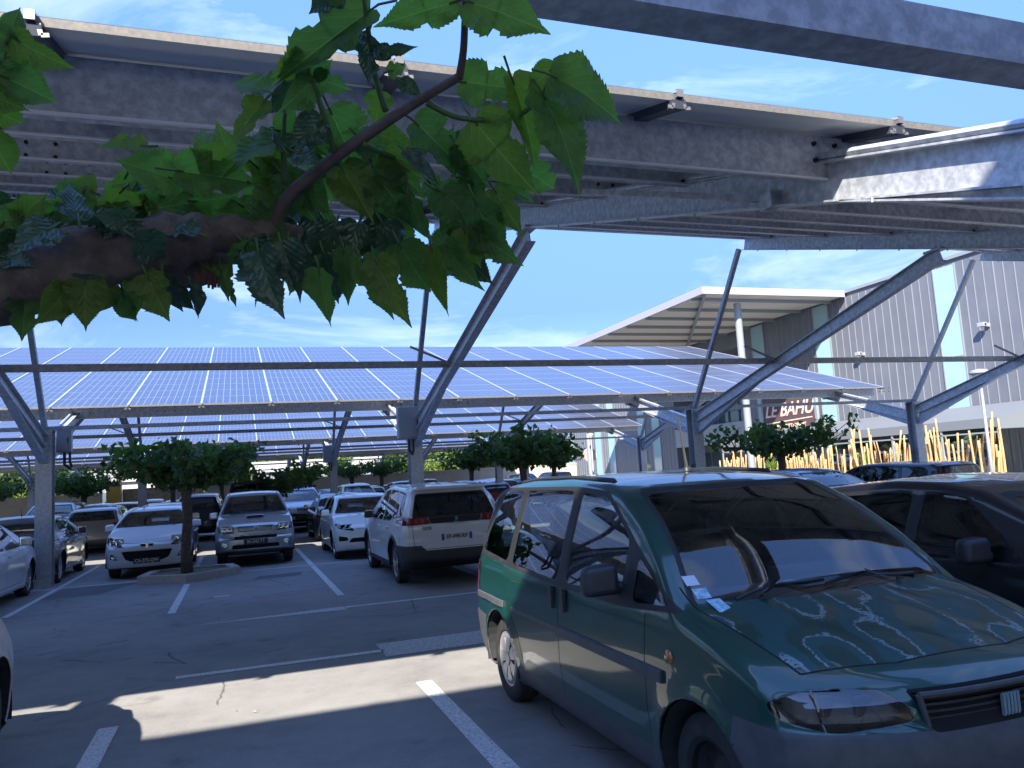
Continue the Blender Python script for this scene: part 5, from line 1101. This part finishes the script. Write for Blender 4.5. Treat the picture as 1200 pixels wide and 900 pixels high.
# white compact hatchback facing the viewer, dark stained windscreen
W3 = base_spec(4.25, 1.80, 1.47, .80, 1.05, 1.04, 1.95, 3.45, [(3.75, 1.38), (4.0, 1.30), (4.25, 1.18)], [(.3, .05), (.42, 0), (.6, 0), (.8, .04), (1.0, .10), (1.25, .24)], pearl, ('alloyV', 'alloyV'), (.85, 3.47), .32, belt=.96, by=2.45, cyl=3.30, qy=3.7)
hl4 = rp([(.48, .65), (.78, .70), (.86, .79), (.84, .83), (.56, .745), (.47, .70)], .02, 3)
W3['parts'] = [('headlight', 'lens', [hl4], 'front', front_w, 0), ('headlight', 'lens', [mir(hl4)], 'front', front_w, 0), ('lower_grille', 'gap', [rp([(-.60, .40), (.60, .40), (.52, .50), (-.52, .50)], .03, 2)], 'front', front_f, -.01), ('fog_lamp', 'gap', [rp([(.60, .44), (.80, .43), (.80, .55), (.62, .52)], .02, 2)], 'front', front_f, -.004), ('fog_lamp', 'gap', [mir(rp([(.60, .44), (.80, .43), (.80, .55), (.62, .52)], .02, 2))], 'front', front_f, -.004),
    ('tail_light', 'redl', [rp([(.52, .80), (.86, .78), (.86, .94), (.60, .94)], .03, 2)], 'front', rear_f(4.25), .003), ('tail_light', 'redl', [mir(rp([(.52, .80), (.86, .78), (.86, .94), (.60, .94)], .03, 2))], 'front', rear_f(4.25), .003)]
W3['plates'] = [(-.012, .53, '', True, False)]
c3, B3, _ = make_car(W3, 'hatchback', 'white hatchback facing the viewer, parked between the silver off-roader and the big white SUV')
place(c3, 2.92, 18.12 + 2.125); lamp_inside(c3, 4.25, B3, .50, .84, .67, .80, True); grille(c3, 4.25, .03, .62, .70, .36, .42, 3, m='chrome')

# big white SUV seen from behind
S5 = base_spec(4.64, 1.85, 1.66, .95, 1.15, 1.15, 1.95, 4.10, [(4.35, 1.58), (4.50, 1.53), (4.64, 1.47)], [(.3, .06), (.42, 0), (.66, 0), (.70, .05), (.98, .05), (1.15, .12), (1.5, .34)], white, ('alloyV', 'alloyV'), (.92, 3.76), .35, belt=1.04, by=2.55, cyl=3.42, qy=4.14, cladding=True, sglass='glassd', rglass='glassd')
S5['rear'] = rp([(-.72, 1.10), (.72, 1.10), (.60, 1.49), (-.60, 1.49)], .05, 3); S5['bot'] = [(0, .30), (.3, .24), (4.2, .24), (4.64, .38)]
rl5 = rp([(.42, 1.0), (.92, .985), (.93, 1.10), (.48, 1.11)], .02, 2)
S5['parts'] = [('tail_light', 'redl', [rl5], 'front', rear_f(4.64), .004), ('tail_light', 'redl', [mir(rl5)], 'front', rear_f(4.64), .004), ('tailgate_band', 'plateblack', [[(-.415, 1.0), (.415, 1.0), (.46, 1.098), (-.46, 1.098)]], 'front', rear_f(4.64), .002)]
S5['zones'] = [([(-1, 0), (1, 0), (1, .66), (.60, .66), (.52, .58), (-.52, .58), (-.60, .66), (-1, .66)], 'front', lambda c, n: c.y > 4.05, 3), ([(-.1, 0), (4.0, 0), (4.0, .34), (-.1, .34)], 'side', SIDE, 3)]
S5['lines'] = [([(-.72, 1.02), (-.70, .60), (.70, .60), (.72, 1.02)], 'front', rear_f(4.64), .008)]
S5['plates'] = [(4.60, .77, 'EP-498-RP', False, False)]; S5['mirmat'] = 'blackp'
c4, B4, _ = make_car(S5, 'family_suv', 'big white SUV seen from behind with dark rear glass and plate EP-498-RP', 'SUV')
place(c4, 3.38, 12.66 + 2.32, True)
lion(c4, 0, 4.60 - 2.32 + .018, 1.05, .085, rot=math.pi)
o = text_obj('5008', .075, M['chrome'], c4, (.50, 4.61 - 2.32 + .008, .93), (R_(90), 0, R_(180)), 'model_lettering', bold=.001)
b = MB(); b.box((-.60, 4.02, 1.545), (.60, 4.40, 1.60)); o = b.build('rear_spoiler', white, c4, bevel=.02); o.location = (0, -2.32, 0)
for s in (-1, 1):
    b = MB(); b.box((s * .60 - .09, 4.60, .50), (s * .60 + .09, 4.615, .54)); o = b.build('rear_reflector', M['redl'], c4); o.location = (s * .06, -2.32 - .05, 0)
    rl = MB(); rl.tube([(s * .60, 2.0 + .4 * k - 2.32, S5['H'] - .015 - .01 * abs(k - 2.5)) for k in range(6)], .016, 6); rl.build('roof_rail', M['alu'], c4)
    for k in range(3): b = MB(); b.box((s * (.56 + .11 * k) - .014, 4.575 - .015 * k, 1.02), (s * (.56 + .11 * k) + .014, 4.60 - .015 * k, 1.085)); o = b.build('light_claw', M['redclaw'] if 'redclaw' in M else M.setdefault('redclaw', mat('red_lamp_claw', (.55, .03, .03), .3)), c4); o.location = (0, -2.32, 0)
b = MB(); b.tube([(-.1, 0, 0), (0, 0, .0), (.34, 0, .03)], [.02, .014, .008], 6); o = b.build('rear_wiper', M['blackp'], c4); o.location = (0, 4.50 - 2.32, 1.14)

# dark grey saloon seen from behind at the left column
G4 = base_spec(4.45, 1.78, 1.44, .80, 1.15, 1.02, 2.0, 3.1, [(3.45, 1.30), (3.85, 1.10), (4.1, 1.04), (4.40, 1.02), (4.45, .98)], [(.3, .05), (.42, 0), (.6, 0), (.8, .03), (1.0, .08)], dgrey, ('alloy5', 'alloy5'), (.88, 3.52), .32, belt=.94, by=2.45, cyl=3.25)
G4['rear'] = rp([(-.64, 1.05), (.64, 1.05), (.54, 1.31), (-.54, 1.31)], .05, 3)
tl = rp([(.50, .74), (.88, .74), (.88, .90), (.56, .90)], .03, 2)
G4['parts'] = [('tail_light', 'redl', [tl], 'front', rear_f(4.45), .003), ('tail_light', 'redl', [mir(tl)], 'front', rear_f(4.45), .003), ('headlight', 'lens', [hl4], 'front', front_w, 0), ('headlight', 'lens', [mir(hl4)], 'front', front_w, 0)]
G4['plates'] = [(4.45, .80, '', False, False)]
c5, B5, _ = make_car(G4, 'saloon_car', 'dark grey saloon seen from behind, partly hidden by the leftmost near column')
place(c5, -4.46, 18.3 + 2.22, True)
b = MB(); b.tube([(0, 0, 0), (0, .06, .16)], [.01, .004], 6); o = b.build('roof_aerial', M['blackp'], c5); o.location = (0, 3.0 - 2.22, 1.42)

# white hatchback at the left edge, nose to the column
W6 = dict(W3); W6['paint'] = W6['mirmat'] = W6['hmat'] = white; W6['rims'] = ('alloy5', 'alloy5')
c6, B6, _ = make_car(W6, 'hatchback', 'white car at the left edge, its nose beside the leftmost near column'); place(c6, -4.60, 18.02 - 2.125, True)
lamp_inside(c6, 4.25, B6, .50, .84, .67, .80, False)
# white hatchback cropped by the lower left corner
W7 = dict(H2); W7['rims'] = ('alloy10', 'alloy10'); W7['parts'] = W7['parts'][:2] + [(a, 'redl', c, d, e, f) for a, b_, c, d, e, f in W7['parts'][5:]]; W7['mirror'] = (1.95, 1.0); W7['plates'] = []; W7['H'] = 1.47; W7['wheels'] = (.86, 3.34); W7['wr'] = .315
c7, B7, _ = make_car(W7, 'hatchback', 'white car cropped by the lower left corner, only its front wing and alloy wheel visible'); place(c7, -2.36, 6.98 - 2.02, True); c7.scale = (1.0, 1, 1.08)
lamp_inside(c7, 4.04, B7, .46, .82, .67, .85, False)
# black car right of the green van
K8 = base_spec(4.45, 1.80, 1.54, .80, 1.05, 1.06, 1.95, 3.45, [(3.8, 1.40), (4.1, 1.25), (4.45, 1.12)], [(.3, .05), (.42, 0), (.6, 0), (.8, .04), (1.0, .10), (1.2, .2)], black, ('alloy5', 'alloy5'), (.86, 3.52), .32, belt=1.0, by=2.42, cyl=3.32, qy=3.72, mirror=(1.82, 1.07))
K8['parts'] = list(W3['parts'][:2]); K8['mirmat'] = 'blackp'; K8['ny'] = 84
c8, B8, _ = make_car(K8, 'hatchback', 'black car parked right of the green people carrier, its side windows reflecting the sky'); place(c8, 5.36, 2.02 + 2.225)

def repaint(o, p, rimstyle=None):
    for c in kids(o):
        for s in getattr(c, 'material_slots', []):
            if s.material and s.material.name.endswith(('car_paint', 'white_paint', 'silver_paint', 'green_paint')): s.link = 'OBJECT'; s.material = p
def strip_detail(o, keep=('body', 'windshield', 'rear_window', 'side_window', 'headlight', 'tail_light', 'wing_mirror', 'wheel', 'tyre', 'rim', 'floor_pan', 'dashboard', 'seat', 'arch_liner', 'number_plate', 'grille', 'lower_grille', 'lamp_reflector')):
    for c in kids(o):
        if c.name.split('.')[0] not in keep:
            for g in kids(c): bpy.data.objects.remove(g)
            bpy.data.objects.remove(c)
def clone(src, label, x, y, away, paint, name=None, grp='cars parked in the farther rows'):
    o = copy_tree(src); strip_detail(o)
    for c in kids(o):                                    # plates of far cars carry no readable number
        if c.name.startswith('number_plate'):
            for g in kids(c):
                if g.name.startswith('plate_lettering'): bpy.data.objects.remove(g)
    if name: o.name = name
    o['label'] = label; o['group'] = grp; place(o, x, y, away, rnd.uniform(-.02, .02)); repaint(o, paint); return o
clone(c3, 'beige silver hatchback seen from behind, in the lane beyond the dark grey saloon', -4.35, 27.7 + 2.1, True, brown)
clone(c2, 'silver tall car with a broad windscreen behind the leftmost near column', -6.15, 31.9, False, silver)
clone(c3, 'black car behind the beige silver hatchback, the left one of two', -6.0, 39, False, black)
clone(c1, 'black hatchback behind the beige silver hatchback, the right one of two', -4.65, 36.9, False, black)
clone(c5, 'dark car whose roof shows above the white hatchback with the smiling grille', -2.5, 38.5, False, dgrey)
clone(c1, 'white hatchback in the lane just behind the kerb island tree trunk', -2.15, 26.2, False, white)
clone(c2, 'navy tall car behind the tree trunk, left of the silver off-roader', -1.35, 32.2, True, navy)
tg = clone(c2, 'dark tall car with its tailgate raised, behind the silver off-roader', .30, 30.2, True, black)
b = MB(); P = rp([(-.62, 0), (.62, 0), (.54, .85), (-.54, .85)], .12, 3); Q = inset(P, .13); n = len(P)
rotg = Matrix.Translation((0, 1.95, 1.66)) @ Matrix.Rotation(R_(-68), 4, 'X')
b.add([rotg @ Vector((x, 0, z)) for x, z in P] + [rotg @ Vector((x, 0, z)) for x, z in Q] + [rotg @ Vector((x, .06, z)) for x, z in P] + [rotg @ Vector((x, .06, z)) for x, z in Q], [(i, (i + 1) % n, (i + 1) % n + n, i + n) for i in range(n)] + [(i + 2 * n, i + 3 * n, (i + 1) % n + 3 * n, (i + 1) % n + 2 * n) for i in range(n)] + [(i, i + 2 * n, (i + 1) % n + 2 * n, (i + 1) % n) for i in range(n)] + [(i + n, (i + 1) % n + n, (i + 1) % n + 3 * n, i + 3 * n) for i in range(n)])
tgo = b.build('tailgate', M['blackp'], tg); b = MB(); b.add([rotg @ Vector((x, .03, z)) for x, z in Q], [tuple(range(n))]); b.build('tailgate_glass', M['glass'], tgo)
clone(c2, 'silver boxy car between the off-roader roof and the dark blue car', 2.25, 32.6, False, silver)
clone(c5, 'dark blue car seen from behind, between the off-roader and the white hatchback', 3.05, 24.3 + 2.2, True, navy)
clone(c3, 'white car seen from behind at the right shoulder of the big white SUV', 5.3, 18.5 + 2.12, True, pearl)
clone(c3, 'dark red car between the big white SUV and the roof of the green van', 9.6, 31.6, True, red)
clone(c1, 'blue grey hatchback beyond the black car, its rounded roof above it', 12.5, 12.9 + 2.0, False, blue)
clone(c2, 'grey estate car in front of the bamboo poles', 14.95, 13.0 + 2.2, True, dgrey).scale = (1, 1.05, .88)
clone(c5, 'dark saloon hidden behind the green van, seen only through its windows', 7.6, 12.9 + 2.2, False, navy)
clone(c1, 'silver hatchback hidden behind the green van, seen only through its rear windows', 10.05, 12.9 + 2.0, True, silver)
clone(c1, 'white hatchback beyond the black car, seen through its windows', 10.1, 4.6, False, white)
clone(c6, 'silver car at the left edge behind the white car', -9.3, 31.0, True, silver)
clone(c1, 'pale blue hatchback at the far left edge', -11.2, 26.5, False, blue)
cols = [('white', white), ('silver', silver), ('dark grey', dgrey), ('black', black), ('blue', blue), ('navy', navy), ('red', red), ('beige', brown)]
srcs = [(c1, 'hatchback'), (c2, 'tall car'), (c3, 'low hatchback'), (c5, 'saloon')]
rr_ = random.Random(99); ordn = ['leftmost', 'second', 'third', 'fourth', 'fifth', 'sixth', 'seventh', 'eighth', 'ninth', 'tenth', 'eleventh']
for row, (yy, away, ks) in enumerate(((37.3, False, (0, 1, 2, 3, 4, 5)), (49.2, True, (-3, -1, 0, 1, 2, 3, 5, 6, 7)), (54.4, False, (-2, 0, 2, 3, 4, 6, 7)))):
    for i, k in enumerate(ks):
        cn, cp_ = cols[rr_.randrange(8)] if row else cols[(1, 0, 4, 3, 1, 5)[i]]; sc_, sn = srcs[rr_.randrange(4)]
        clone(sc_, '%s %s, %s from the left in the %s row of distant cars' % (cn, sn, ordn[i], ('nearest', 'middle', 'farthest')[row]), 1.48 + 2.45 * k + 1.22, yy + rr_.uniform(-.2, .2), away, cp_)

# ------------------------------------------------------------------ the mulberry tree beside the viewer, its limb reaching across the view
mt = empty('mulberry_tree', (-1.32, 1.5, 0)); tag(mt, 'big-leaved mulberry limb reaching overhead from the left, close to the viewer', 'tree')
BASE = Vector((-1.32, 1.5, 0))
def L_(p): return Vector(p) - BASE
limb = [(-1.32, 1.5, .0), (-1.30, 1.5, .9), (-1.22, 1.5, 1.6), (-.95, 1.47, 1.96)]
lp = [(-190, 372, 1.55), (-60, 348, 1.42), (40, 318, 1.36), (120, 300, 1.34), (200, 283, 1.36), (255, 276, 1.38), (312, 278, 1.40), (350, 276, 1.43)]
b = MB(); P = [L_(p) for p in limb] + [L_(at(*q)) for q in lp]
rb = [.14, .12, .105, .09, .075, .060, .054, .049, .043, .032, .026, .018]
rq = random.Random(3)
# subdivide with knots
PP = []; RR = []
for i in range(len(P) - 1):
    for k in range(6):
        t = k / 6; a, b0, c, d = P[max(i - 1, 0)], P[i], P[i + 1], P[min(i + 2, len(P) - 1)]
        q = .5 * ((2 * b0) + (c - a) * t + (2 * a - 5 * b0 + 4 * c - d) * t * t + (3 * b0 - a - 3 * c + d) * t ** 3)
        PP.append(q); RR.append((rb[i] * (1 - t) + rb[i + 1] * t) * (1 + .16 * math.sin(len(PP) * 1.7) * rq.random()))
PP.append(P[-1]); RR.append(rb[-1]); b.tube(PP, RR, 18)
tr_ = b.build('trunk', M['bark'], mt, smooth=True)
ds = tr_.modifiers.new('bark', 'DISPLACE'); tx = bpy.data.textures.new('bark_clouds', 'CLOUDS'); tx.noise_scale = .05; ds.texture = tx; ds.strength = .022; ds.mid_level = .5
def branch(pts, r0, r1, m='bark', n=8):
    b = MB(); Q = [L_(at(*p)) for p in pts]; S_ = []; 
    for i in range(len(Q) - 1):
        for k in range(5):
            t = k / 5; a, b0, c, d = Q[max(i - 1, 0)], Q[i], Q[i + 1], Q[min(i + 2, len(Q) - 1)]
            S_.append(.5 * ((2 * b0) + (c - a) * t + (2 * a - 5 * b0 + 4 * c - d) * t * t + (3 * b0 - a - 3 * c + d) * t ** 3))
    S_.append(Q[-1]); b.tube(S_, [r0 + (r1 - r0) * i / (len(S_) - 1) for i in range(len(S_))], n); return b.build('branch', M[m], mt, smooth=True)
M['twig'] = mat('young_bark', (.07, .05, .048), .7, noise=(30., (.12, .09, .08), .4, .7, .3)); M['stalk'] = mat('green_stalk', (.06, .11, .03), .5)
branch([(318, 280, 1.40), (335, 235, 1.38), (385, 190, 1.36), (445, 148, 1.34), (500, 112, 1.33), (538, 90, 1.32)], .0125, .0072, 'twig')
branch([(538, 92, 1.32), (543, 60, 1.31), (545, 20, 1.29), (548, -40, 1.26)], .0068, .005, 'twig')
branch([(300, 290, 1.45), (360, 285, 1.55), (440, 262, 1.6), (520, 240, 1.62), (560, 238, 1.65)], .017, .007, 'twig')
branch([(255, 300, 1.42), (225, 318, 1.45), (180, 312, 1.48), (150, 330, 1.5)], .035, .02)
branch([(320, 250, 1.42), (300, 240, 1.5), (282, 255, 1.55)], .02, .012)
for pts in ([(452, 130, 1.34), (440, 90, 1.32), (433, 45, 1.30), (425, -10, 1.28)], [(392, 178, 1.35), (378, 130, 1.33), (362, 85, 1.32), (350, 70, 1.32)], [(334, 215, 1.37), (332, 170, 1.35), (334, 130, 1.33)], [(500, 120, 1.33), (540, 138, 1.33), (600, 138, 1.31), (632, 115, 1.29), (645, 92, 1.28)], [(425, 168, 1.34), (455, 182, 1.38), (480, 190, 1.42)],
            [(0, 110, 1.2), (8, 70, 1.2), (14, 38, 1.2)], [(232, 300, 1.4), (245, 315, 1.38), (258, 318, 1.38)], [(300, 285, 1.4), (310, 300, 1.4)], [(520, 240, 1.62), (545, 262, 1.6), (570, 290, 1.58)]): branch(pts, .0055, .003, 'stalk', 6)

OUT = [(0, -.0), (.09, -.055), (.22, -.06), (.34, .0), (.42, .10), (.46, .22), (.46, .35), (.42, .48), (.35, .60), (.26, .71), (.17, .81), (.09, .90), (.035, .98), (0, 1.10)]
LOB = [(0, .02), (.10, -.05), (.24, -.05), (.37, .04), (.45, .16), (.47, .29), (.42, .38), (.25, .42), (.31, .52), (.34, .62), (.28, .72), (.18, .82), (.09, .92), (0, 1.12)]
def leaf(b, base, tip, wid, nrm, rr, lobed=False, mi=0, stalk=None, curl=None):
    ax = tip - base; Ln = ax.length; v = ax / Ln; n = (nrm - v * nrm.dot(v)).normalized(); u = v.cross(n)
    out = []; src = LOB if lobed else OUT
    for (a, c), (d, e) in zip(src, src[1:]):                 # saw teeth along the margin
        k = max(1, int(math.hypot(d - a, e - c) / .06))
        for i in range(k):
            t = i / k; p = (a + (d - a) * t, c + (e - c) * t); w_ = rr.uniform(.022, .038) if .03 < p[1] < .93 and p[0] > .06 else .0
            out.append((p[0] + w_, p[1] - w_ * .2)); t2 = (i + .75) / k; out.append((a + (d - a) * t2 - w_ * .35, c + (e - c) * t2 + w_ * .2))
    out.append((0, 1.10)); fold = rr.uniform(.10, .32); droop = rr.uniform(.02, .26) if curl is None else curl; ph = rr.uniform(0, 6); tw = rr.uniform(-.25, .25); asym = rr.uniform(.88, 1.1)
    def P(a, c):
        z = abs(a) * fold - droop * c * c + .05 * math.sin(c * 13 + abs(a) * 9 + ph) * (abs(a) * 2.4) + tw * a * c + .012 * math.sin(c * 38) * abs(a) * 2
        return base + v * (c * Ln / 1.1) + u * (a * wid * Ln) + n * (z * Ln)
    V = []; UV = []
    for s in (1, -1):
        for (a, c) in out:
            a2 = a * (asym if s > 0 else 2 - asym); cm = min(max(c * 1.0, .0), 1.09)
            for f in (0, .33, .67, 1): V.append(P(s * a2 * f, cm * .985 + .0 if f == 0 else c * f + cm * (1 - f))); UV.append((s * a * f, c * f + cm * (1 - f)))
    m = len(out); o = 0
    for s in (0, 1):
        for i in range(m - 1):
            for j in range(3):
                q = (o + s * m * 4 + i * 4 + j, o + s * m * 4 + i * 4 + j + 1, o + s * m * 4 + (i + 1) * 4 + j + 1, o + s * m * 4 + (i + 1) * 4 + j)
                q = q if s else q[::-1]; b.add([V[k] for k in q], [(0, 1, 2, 3)], mi, [[UV[k] for k in q]])
    if stalk is not None:
        b2 = stalk; k = base - v * Ln * .22 - n * Ln * .1 * rr.uniform(-.5, 1); b2.tube([k, base - v * Ln * .08, base + v * .01], [.0022, .002, .0016], 5, 3)
lb = MB(); lstalk = MB(); rr = random.Random(17)
back = -CAMR.col[2]
def put(bx, by, tx_, ty, wid, d=1.34, mi=0, lobed=False, tilt=.5, dd=.0, curl=None):
    base = L_(at(bx, by, d)); tip = L_(at(tx_, ty, d + dd + rr.uniform(-.05, .05)))
    nrm = (-ray(bx, by) + Vector((rr.uniform(-tilt, tilt), rr.uniform(-tilt, tilt), rr.uniform(-tilt, tilt) + .15)))
    leaf(lb, base, tip, wid * rr.uniform(.80, .98), nrm, rr, lobed or rr.random() < .4, mi, lb, curl)
# mi 0 normal, 1 young bright, 2 dark bluish
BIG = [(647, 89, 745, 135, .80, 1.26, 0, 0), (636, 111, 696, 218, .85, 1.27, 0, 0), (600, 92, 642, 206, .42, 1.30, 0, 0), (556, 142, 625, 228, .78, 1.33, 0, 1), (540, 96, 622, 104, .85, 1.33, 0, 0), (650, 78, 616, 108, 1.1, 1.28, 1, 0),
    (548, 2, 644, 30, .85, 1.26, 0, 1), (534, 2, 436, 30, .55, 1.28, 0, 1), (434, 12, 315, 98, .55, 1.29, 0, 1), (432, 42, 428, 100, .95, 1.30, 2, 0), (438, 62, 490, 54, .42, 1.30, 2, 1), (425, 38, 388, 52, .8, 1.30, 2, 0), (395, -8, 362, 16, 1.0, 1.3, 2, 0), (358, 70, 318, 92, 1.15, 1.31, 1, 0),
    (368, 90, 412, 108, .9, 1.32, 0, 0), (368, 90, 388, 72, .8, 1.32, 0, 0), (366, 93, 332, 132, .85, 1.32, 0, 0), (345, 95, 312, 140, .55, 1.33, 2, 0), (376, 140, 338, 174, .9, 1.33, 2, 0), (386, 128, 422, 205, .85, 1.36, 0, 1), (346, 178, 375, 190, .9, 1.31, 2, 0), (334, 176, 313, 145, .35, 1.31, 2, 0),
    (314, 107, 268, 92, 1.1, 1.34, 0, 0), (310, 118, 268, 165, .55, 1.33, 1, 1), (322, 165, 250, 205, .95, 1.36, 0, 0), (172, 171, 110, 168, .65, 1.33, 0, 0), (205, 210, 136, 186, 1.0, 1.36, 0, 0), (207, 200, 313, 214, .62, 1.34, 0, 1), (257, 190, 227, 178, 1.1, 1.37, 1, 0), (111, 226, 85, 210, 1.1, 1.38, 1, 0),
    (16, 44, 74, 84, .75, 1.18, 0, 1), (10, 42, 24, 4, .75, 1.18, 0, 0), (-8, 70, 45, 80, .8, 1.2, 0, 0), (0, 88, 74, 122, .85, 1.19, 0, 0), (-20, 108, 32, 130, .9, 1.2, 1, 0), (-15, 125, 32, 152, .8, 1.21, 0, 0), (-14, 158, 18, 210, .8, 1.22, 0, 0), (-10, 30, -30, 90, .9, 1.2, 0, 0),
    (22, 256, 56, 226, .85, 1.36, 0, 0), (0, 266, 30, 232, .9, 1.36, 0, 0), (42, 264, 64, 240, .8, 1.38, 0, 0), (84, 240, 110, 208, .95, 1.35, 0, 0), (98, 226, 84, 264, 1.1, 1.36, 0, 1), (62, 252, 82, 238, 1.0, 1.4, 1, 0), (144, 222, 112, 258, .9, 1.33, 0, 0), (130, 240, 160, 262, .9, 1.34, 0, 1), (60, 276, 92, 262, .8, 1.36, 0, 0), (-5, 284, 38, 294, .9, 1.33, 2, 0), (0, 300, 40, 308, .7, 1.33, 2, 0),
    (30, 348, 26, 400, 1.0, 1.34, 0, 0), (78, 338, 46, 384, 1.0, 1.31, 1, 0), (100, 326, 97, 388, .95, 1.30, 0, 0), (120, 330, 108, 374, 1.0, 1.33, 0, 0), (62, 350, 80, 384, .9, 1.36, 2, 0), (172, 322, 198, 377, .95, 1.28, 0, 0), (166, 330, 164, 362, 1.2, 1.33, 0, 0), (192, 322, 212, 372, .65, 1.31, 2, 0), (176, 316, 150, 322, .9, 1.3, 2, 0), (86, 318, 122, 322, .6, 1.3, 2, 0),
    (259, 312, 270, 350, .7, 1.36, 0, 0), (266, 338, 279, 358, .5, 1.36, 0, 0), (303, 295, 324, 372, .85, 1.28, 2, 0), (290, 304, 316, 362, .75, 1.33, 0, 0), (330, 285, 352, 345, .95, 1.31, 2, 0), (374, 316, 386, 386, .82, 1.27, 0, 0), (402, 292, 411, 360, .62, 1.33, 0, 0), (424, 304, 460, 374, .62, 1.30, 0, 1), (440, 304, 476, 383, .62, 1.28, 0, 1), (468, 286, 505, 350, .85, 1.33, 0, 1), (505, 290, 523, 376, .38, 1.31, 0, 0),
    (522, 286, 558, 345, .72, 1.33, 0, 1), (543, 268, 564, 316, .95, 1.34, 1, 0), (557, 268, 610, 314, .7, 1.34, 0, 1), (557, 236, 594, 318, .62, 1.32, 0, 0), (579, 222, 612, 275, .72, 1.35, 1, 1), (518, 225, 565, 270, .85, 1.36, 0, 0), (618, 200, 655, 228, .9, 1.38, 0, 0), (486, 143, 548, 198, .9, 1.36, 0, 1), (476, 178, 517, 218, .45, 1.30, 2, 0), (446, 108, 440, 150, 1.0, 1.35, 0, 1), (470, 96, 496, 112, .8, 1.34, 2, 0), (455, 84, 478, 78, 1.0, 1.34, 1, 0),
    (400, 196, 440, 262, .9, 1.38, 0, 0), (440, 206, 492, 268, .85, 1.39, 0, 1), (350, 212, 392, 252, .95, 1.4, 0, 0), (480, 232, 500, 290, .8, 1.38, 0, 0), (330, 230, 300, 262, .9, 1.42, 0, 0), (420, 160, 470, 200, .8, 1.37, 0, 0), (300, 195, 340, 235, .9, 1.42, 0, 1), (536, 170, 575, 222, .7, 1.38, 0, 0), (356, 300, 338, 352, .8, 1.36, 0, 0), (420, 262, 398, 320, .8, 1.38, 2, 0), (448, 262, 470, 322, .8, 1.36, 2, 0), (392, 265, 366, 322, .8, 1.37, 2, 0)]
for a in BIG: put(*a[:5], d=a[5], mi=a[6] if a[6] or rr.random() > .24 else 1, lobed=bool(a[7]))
def fill(n, reg, s0, s1, d0, d1, pick=(0, 0, 0, 1, 2), ang=None):
    for _ in range(n):
        x = rr.uniform(reg[0], reg[2]); y = rr.uniform(reg[1], reg[3]); a = rr.uniform(0, 6.283) if ang is None else rr.gauss(ang, .7); s = rr.uniform(s0, s1)
        put(x, y, x + math.cos(a) * s, y + math.sin(a) * s, rr.uniform(.6, 1.0), d=rr.uniform(d0, d1), mi=rr.choice(pick), lobed=rr.random() < .35, tilt=.8)
fill(26, (290, 140, 540, 250), 45, 80, 1.38, 1.50, (0, 0, 0, 0, 1), 1.0); fill(16, (300, 235, 560, 290), 45, 75, 1.42, 1.55, (0, 0, 2), 1.4); fill(12, (200, 195, 330, 260), 40, 70, 1.40, 1.5, (0, 0, 1), None); fill(26, (-20, 238, 220, 285), 28, 60, 1.36, 1.5, (0, 0, 0, 1, 2), None)
fill(10, (60, 255, 240, 280), 35, 60, 1.26, 1.32, (0, 2, 2), None); fill(9, (120, 200, 260, 250), 45, 80, 1.38, 1.45, (0, 0, 2), None); fill(10, (20, 330, 240, 345), 30, 48, 1.32, 1.42, (0, 0, 2), 1.5); fill(8, (280, 280, 400, 300), 40, 66, 1.30, 1.42, (2, 2, 0), 1.5); fill(8, (500, 200, 600, 260), 40, 60, 1.4, 1.5, (0, 0, 1), 1.0)
fill(30, (-420, 90, -60, 400), 40, 90, 1.35, 1.8, (0, 0, 0, 1), None)
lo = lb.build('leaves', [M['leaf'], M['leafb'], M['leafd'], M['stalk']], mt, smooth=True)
b = MB()                                                # small hanging catkins
for k in range(9):
    p = L_(at(228 + 3.2 * k + rr.uniform(-2, 2), 316 + rr.uniform(-4, 4), 1.38)); b.tube([p, p + Vector((.004, 0, -.008)), p + Vector((.003, 0, -.022 - .008 * rr.random()))], [.0012, .0032, .002], 6)
b.build('catkin', mat('catkin_red', (.16, .06, .05), .8), mt)

# scattered bits of dry leaf and grit on the tarmac
b = MB(); rg = random.Random(77)
for _ in range(170):
    x, y = rg.uniform(-6, 12), rg.uniform(2.5, 18); a = rg.uniform(0, 6.28); s = rg.uniform(.006, .022); c_, s_ = math.cos(a) * s, math.sin(a) * s
    b.add([(x - c_, y - s_, .006), (x + s_ * .5, y - c_ * .5, .009 + s * .3), (x + c_, y + s_, .006), (x - s_ * .5, y + c_ * .5, .010)], [(0, 1, 2, 3)], 0 if rg.random() < .7 else 1)
tag(b.build('leaf_litter', [mat('dry_leaf_bits', (.38, .32, .22), .9), mat('pale_grit', (.55, .55, .53), .9)]), kind='stuff', label='tiny dry leaf bits and pale grit scattered over the tarmac', cat='litter')
